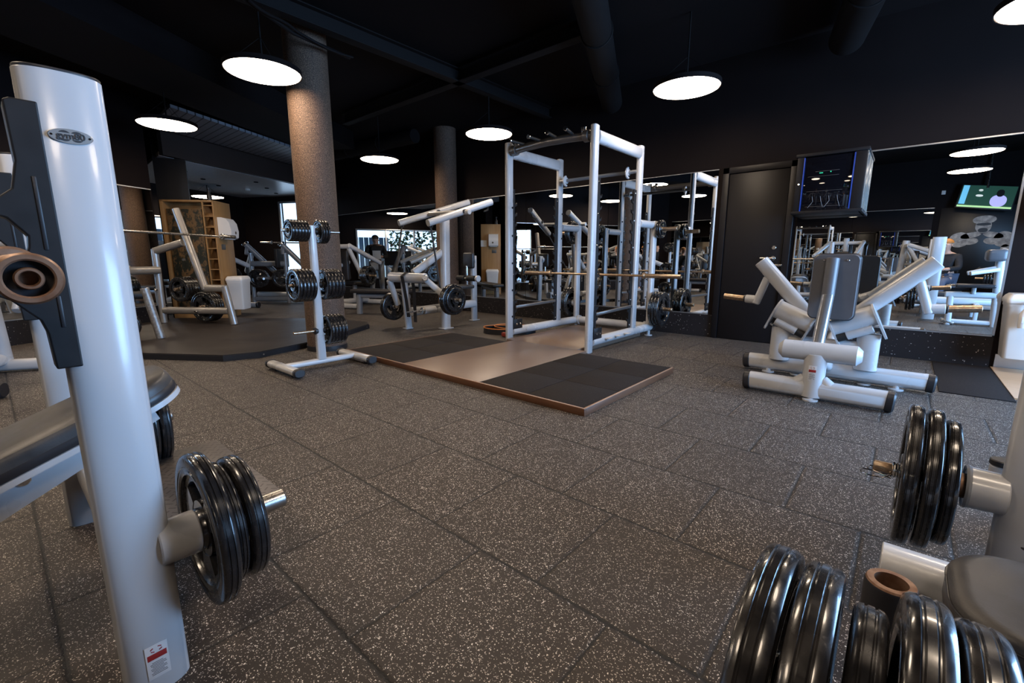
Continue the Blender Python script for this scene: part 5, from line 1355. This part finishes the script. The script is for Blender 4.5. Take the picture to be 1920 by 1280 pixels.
# standing man by the far windows, looking down at a sheet
b = V((-10.7, 5.16, 0)); fwd = V((.8, .45, 0)).normalized(); sd2 = V((-fwd.y, fwd.x, 0))
def W_(f, s, z): return b + fwd * f + sd2 * s + V((0, 0, z * .9))
person('man in a black jacket standing by the far windows, looking down at a white sheet', b,
       dict(pel=W_(0, 0, .95), ch=W_(.0, 0, 1.33), nk=W_(.03, 0, 1.50), hd=W_(.08, 0, 1.63), shL=W_(0, .19, 1.42), shR=W_(0, -.19, 1.42), elL=W_(.08, .27, 1.15), elR=W_(.08, -.27, 1.15), wrL=W_(.30, .10, 1.16), wrR=W_(.30, -.10, 1.16),
            hpL=W_(0, .10, .90), hpR=W_(0, -.10, .90), knL=W_(.05, .12, .50), knR=W_(.05, -.12, .50), anL=W_(0, .13, .09), anR=W_(0, -.13, .09), toL=W_(.16, .14, .05), toR=W_(.16, -.14, .05)), HAIR_B, CLOTH_K, CLOTH_W, fwd + V((0, 0, -.3)))
o = MB().box(W_(.40, 0, 1.20), (.02, .20, .24), .002, Matrix.Rotation(math.atan2(fwd.y, fwd.x), 3, 'Z') @ Matrix.Rotation(-.4, 3, 'Y')).build('paper_sheet', PAPER); tag(recenter(o), 'white sheet held by the man at the far windows', 'sheet')
def seated(b, fwd, label, hair, lift=False):
    b = V(b); fwd = V(fwd).normalized(); sd2 = V((-fwd.y, fwd.x, 0))
    def W_(f, s, z): return b + fwd * f + sd2 * s + V((0, 0, z))
    A = dict(pel=W_(0, 0, .58), ch=W_(.03, 0, .94), nk=W_(.06, 0, 1.12), hd=W_(.10, 0, 1.26), shL=W_(.03, .19, 1.03), shR=W_(.03, -.19, 1.03),
             hpL=W_(.05, .10, .56), hpR=W_(.05, -.10, .56), knL=W_(.45, .16, .54), knR=W_(.45, -.16, .54), anL=W_(.48, .17, .09), anR=W_(.48, -.17, .09), toL=W_(.63, .18, .05), toR=W_(.63, -.18, .05))
    if lift: A.update(elL=W_(.12, .38, 1.02), elR=W_(.12, -.38, 1.02), wrL=W_(.22, .36, 1.27), wrR=W_(.22, -.36, 1.27))
    else: A.update(elL=W_(.10, .25, .80), elR=W_(.10, -.25, .80), wrL=W_(.34, .14, .78), wrR=W_(.34, -.14, .78))
    return person(label, b, A, hair, CLOTH_K, CLOTH_B, fwd + V((0, 0, -.15)))
seated((.62, -.95, 0), (-.5, 1, 0), 'ginger haired person in black sitting behind the camera, seen in the right mirror', HAIR_G)
flat_bench((.66, -1.02, 0), math.radians(120), 'flat dark bench under the seated ginger haired person', .37)
seated((-6.22, -1.45, 0), (.6, .8, 0), 'seated ginger person raising both hands to a bar by the left mirrors', HAIR_G, True)
flat_bench((-6.26, -1.50, 0), math.radians(50), 'flat dark bench under the person holding the bar', .37)
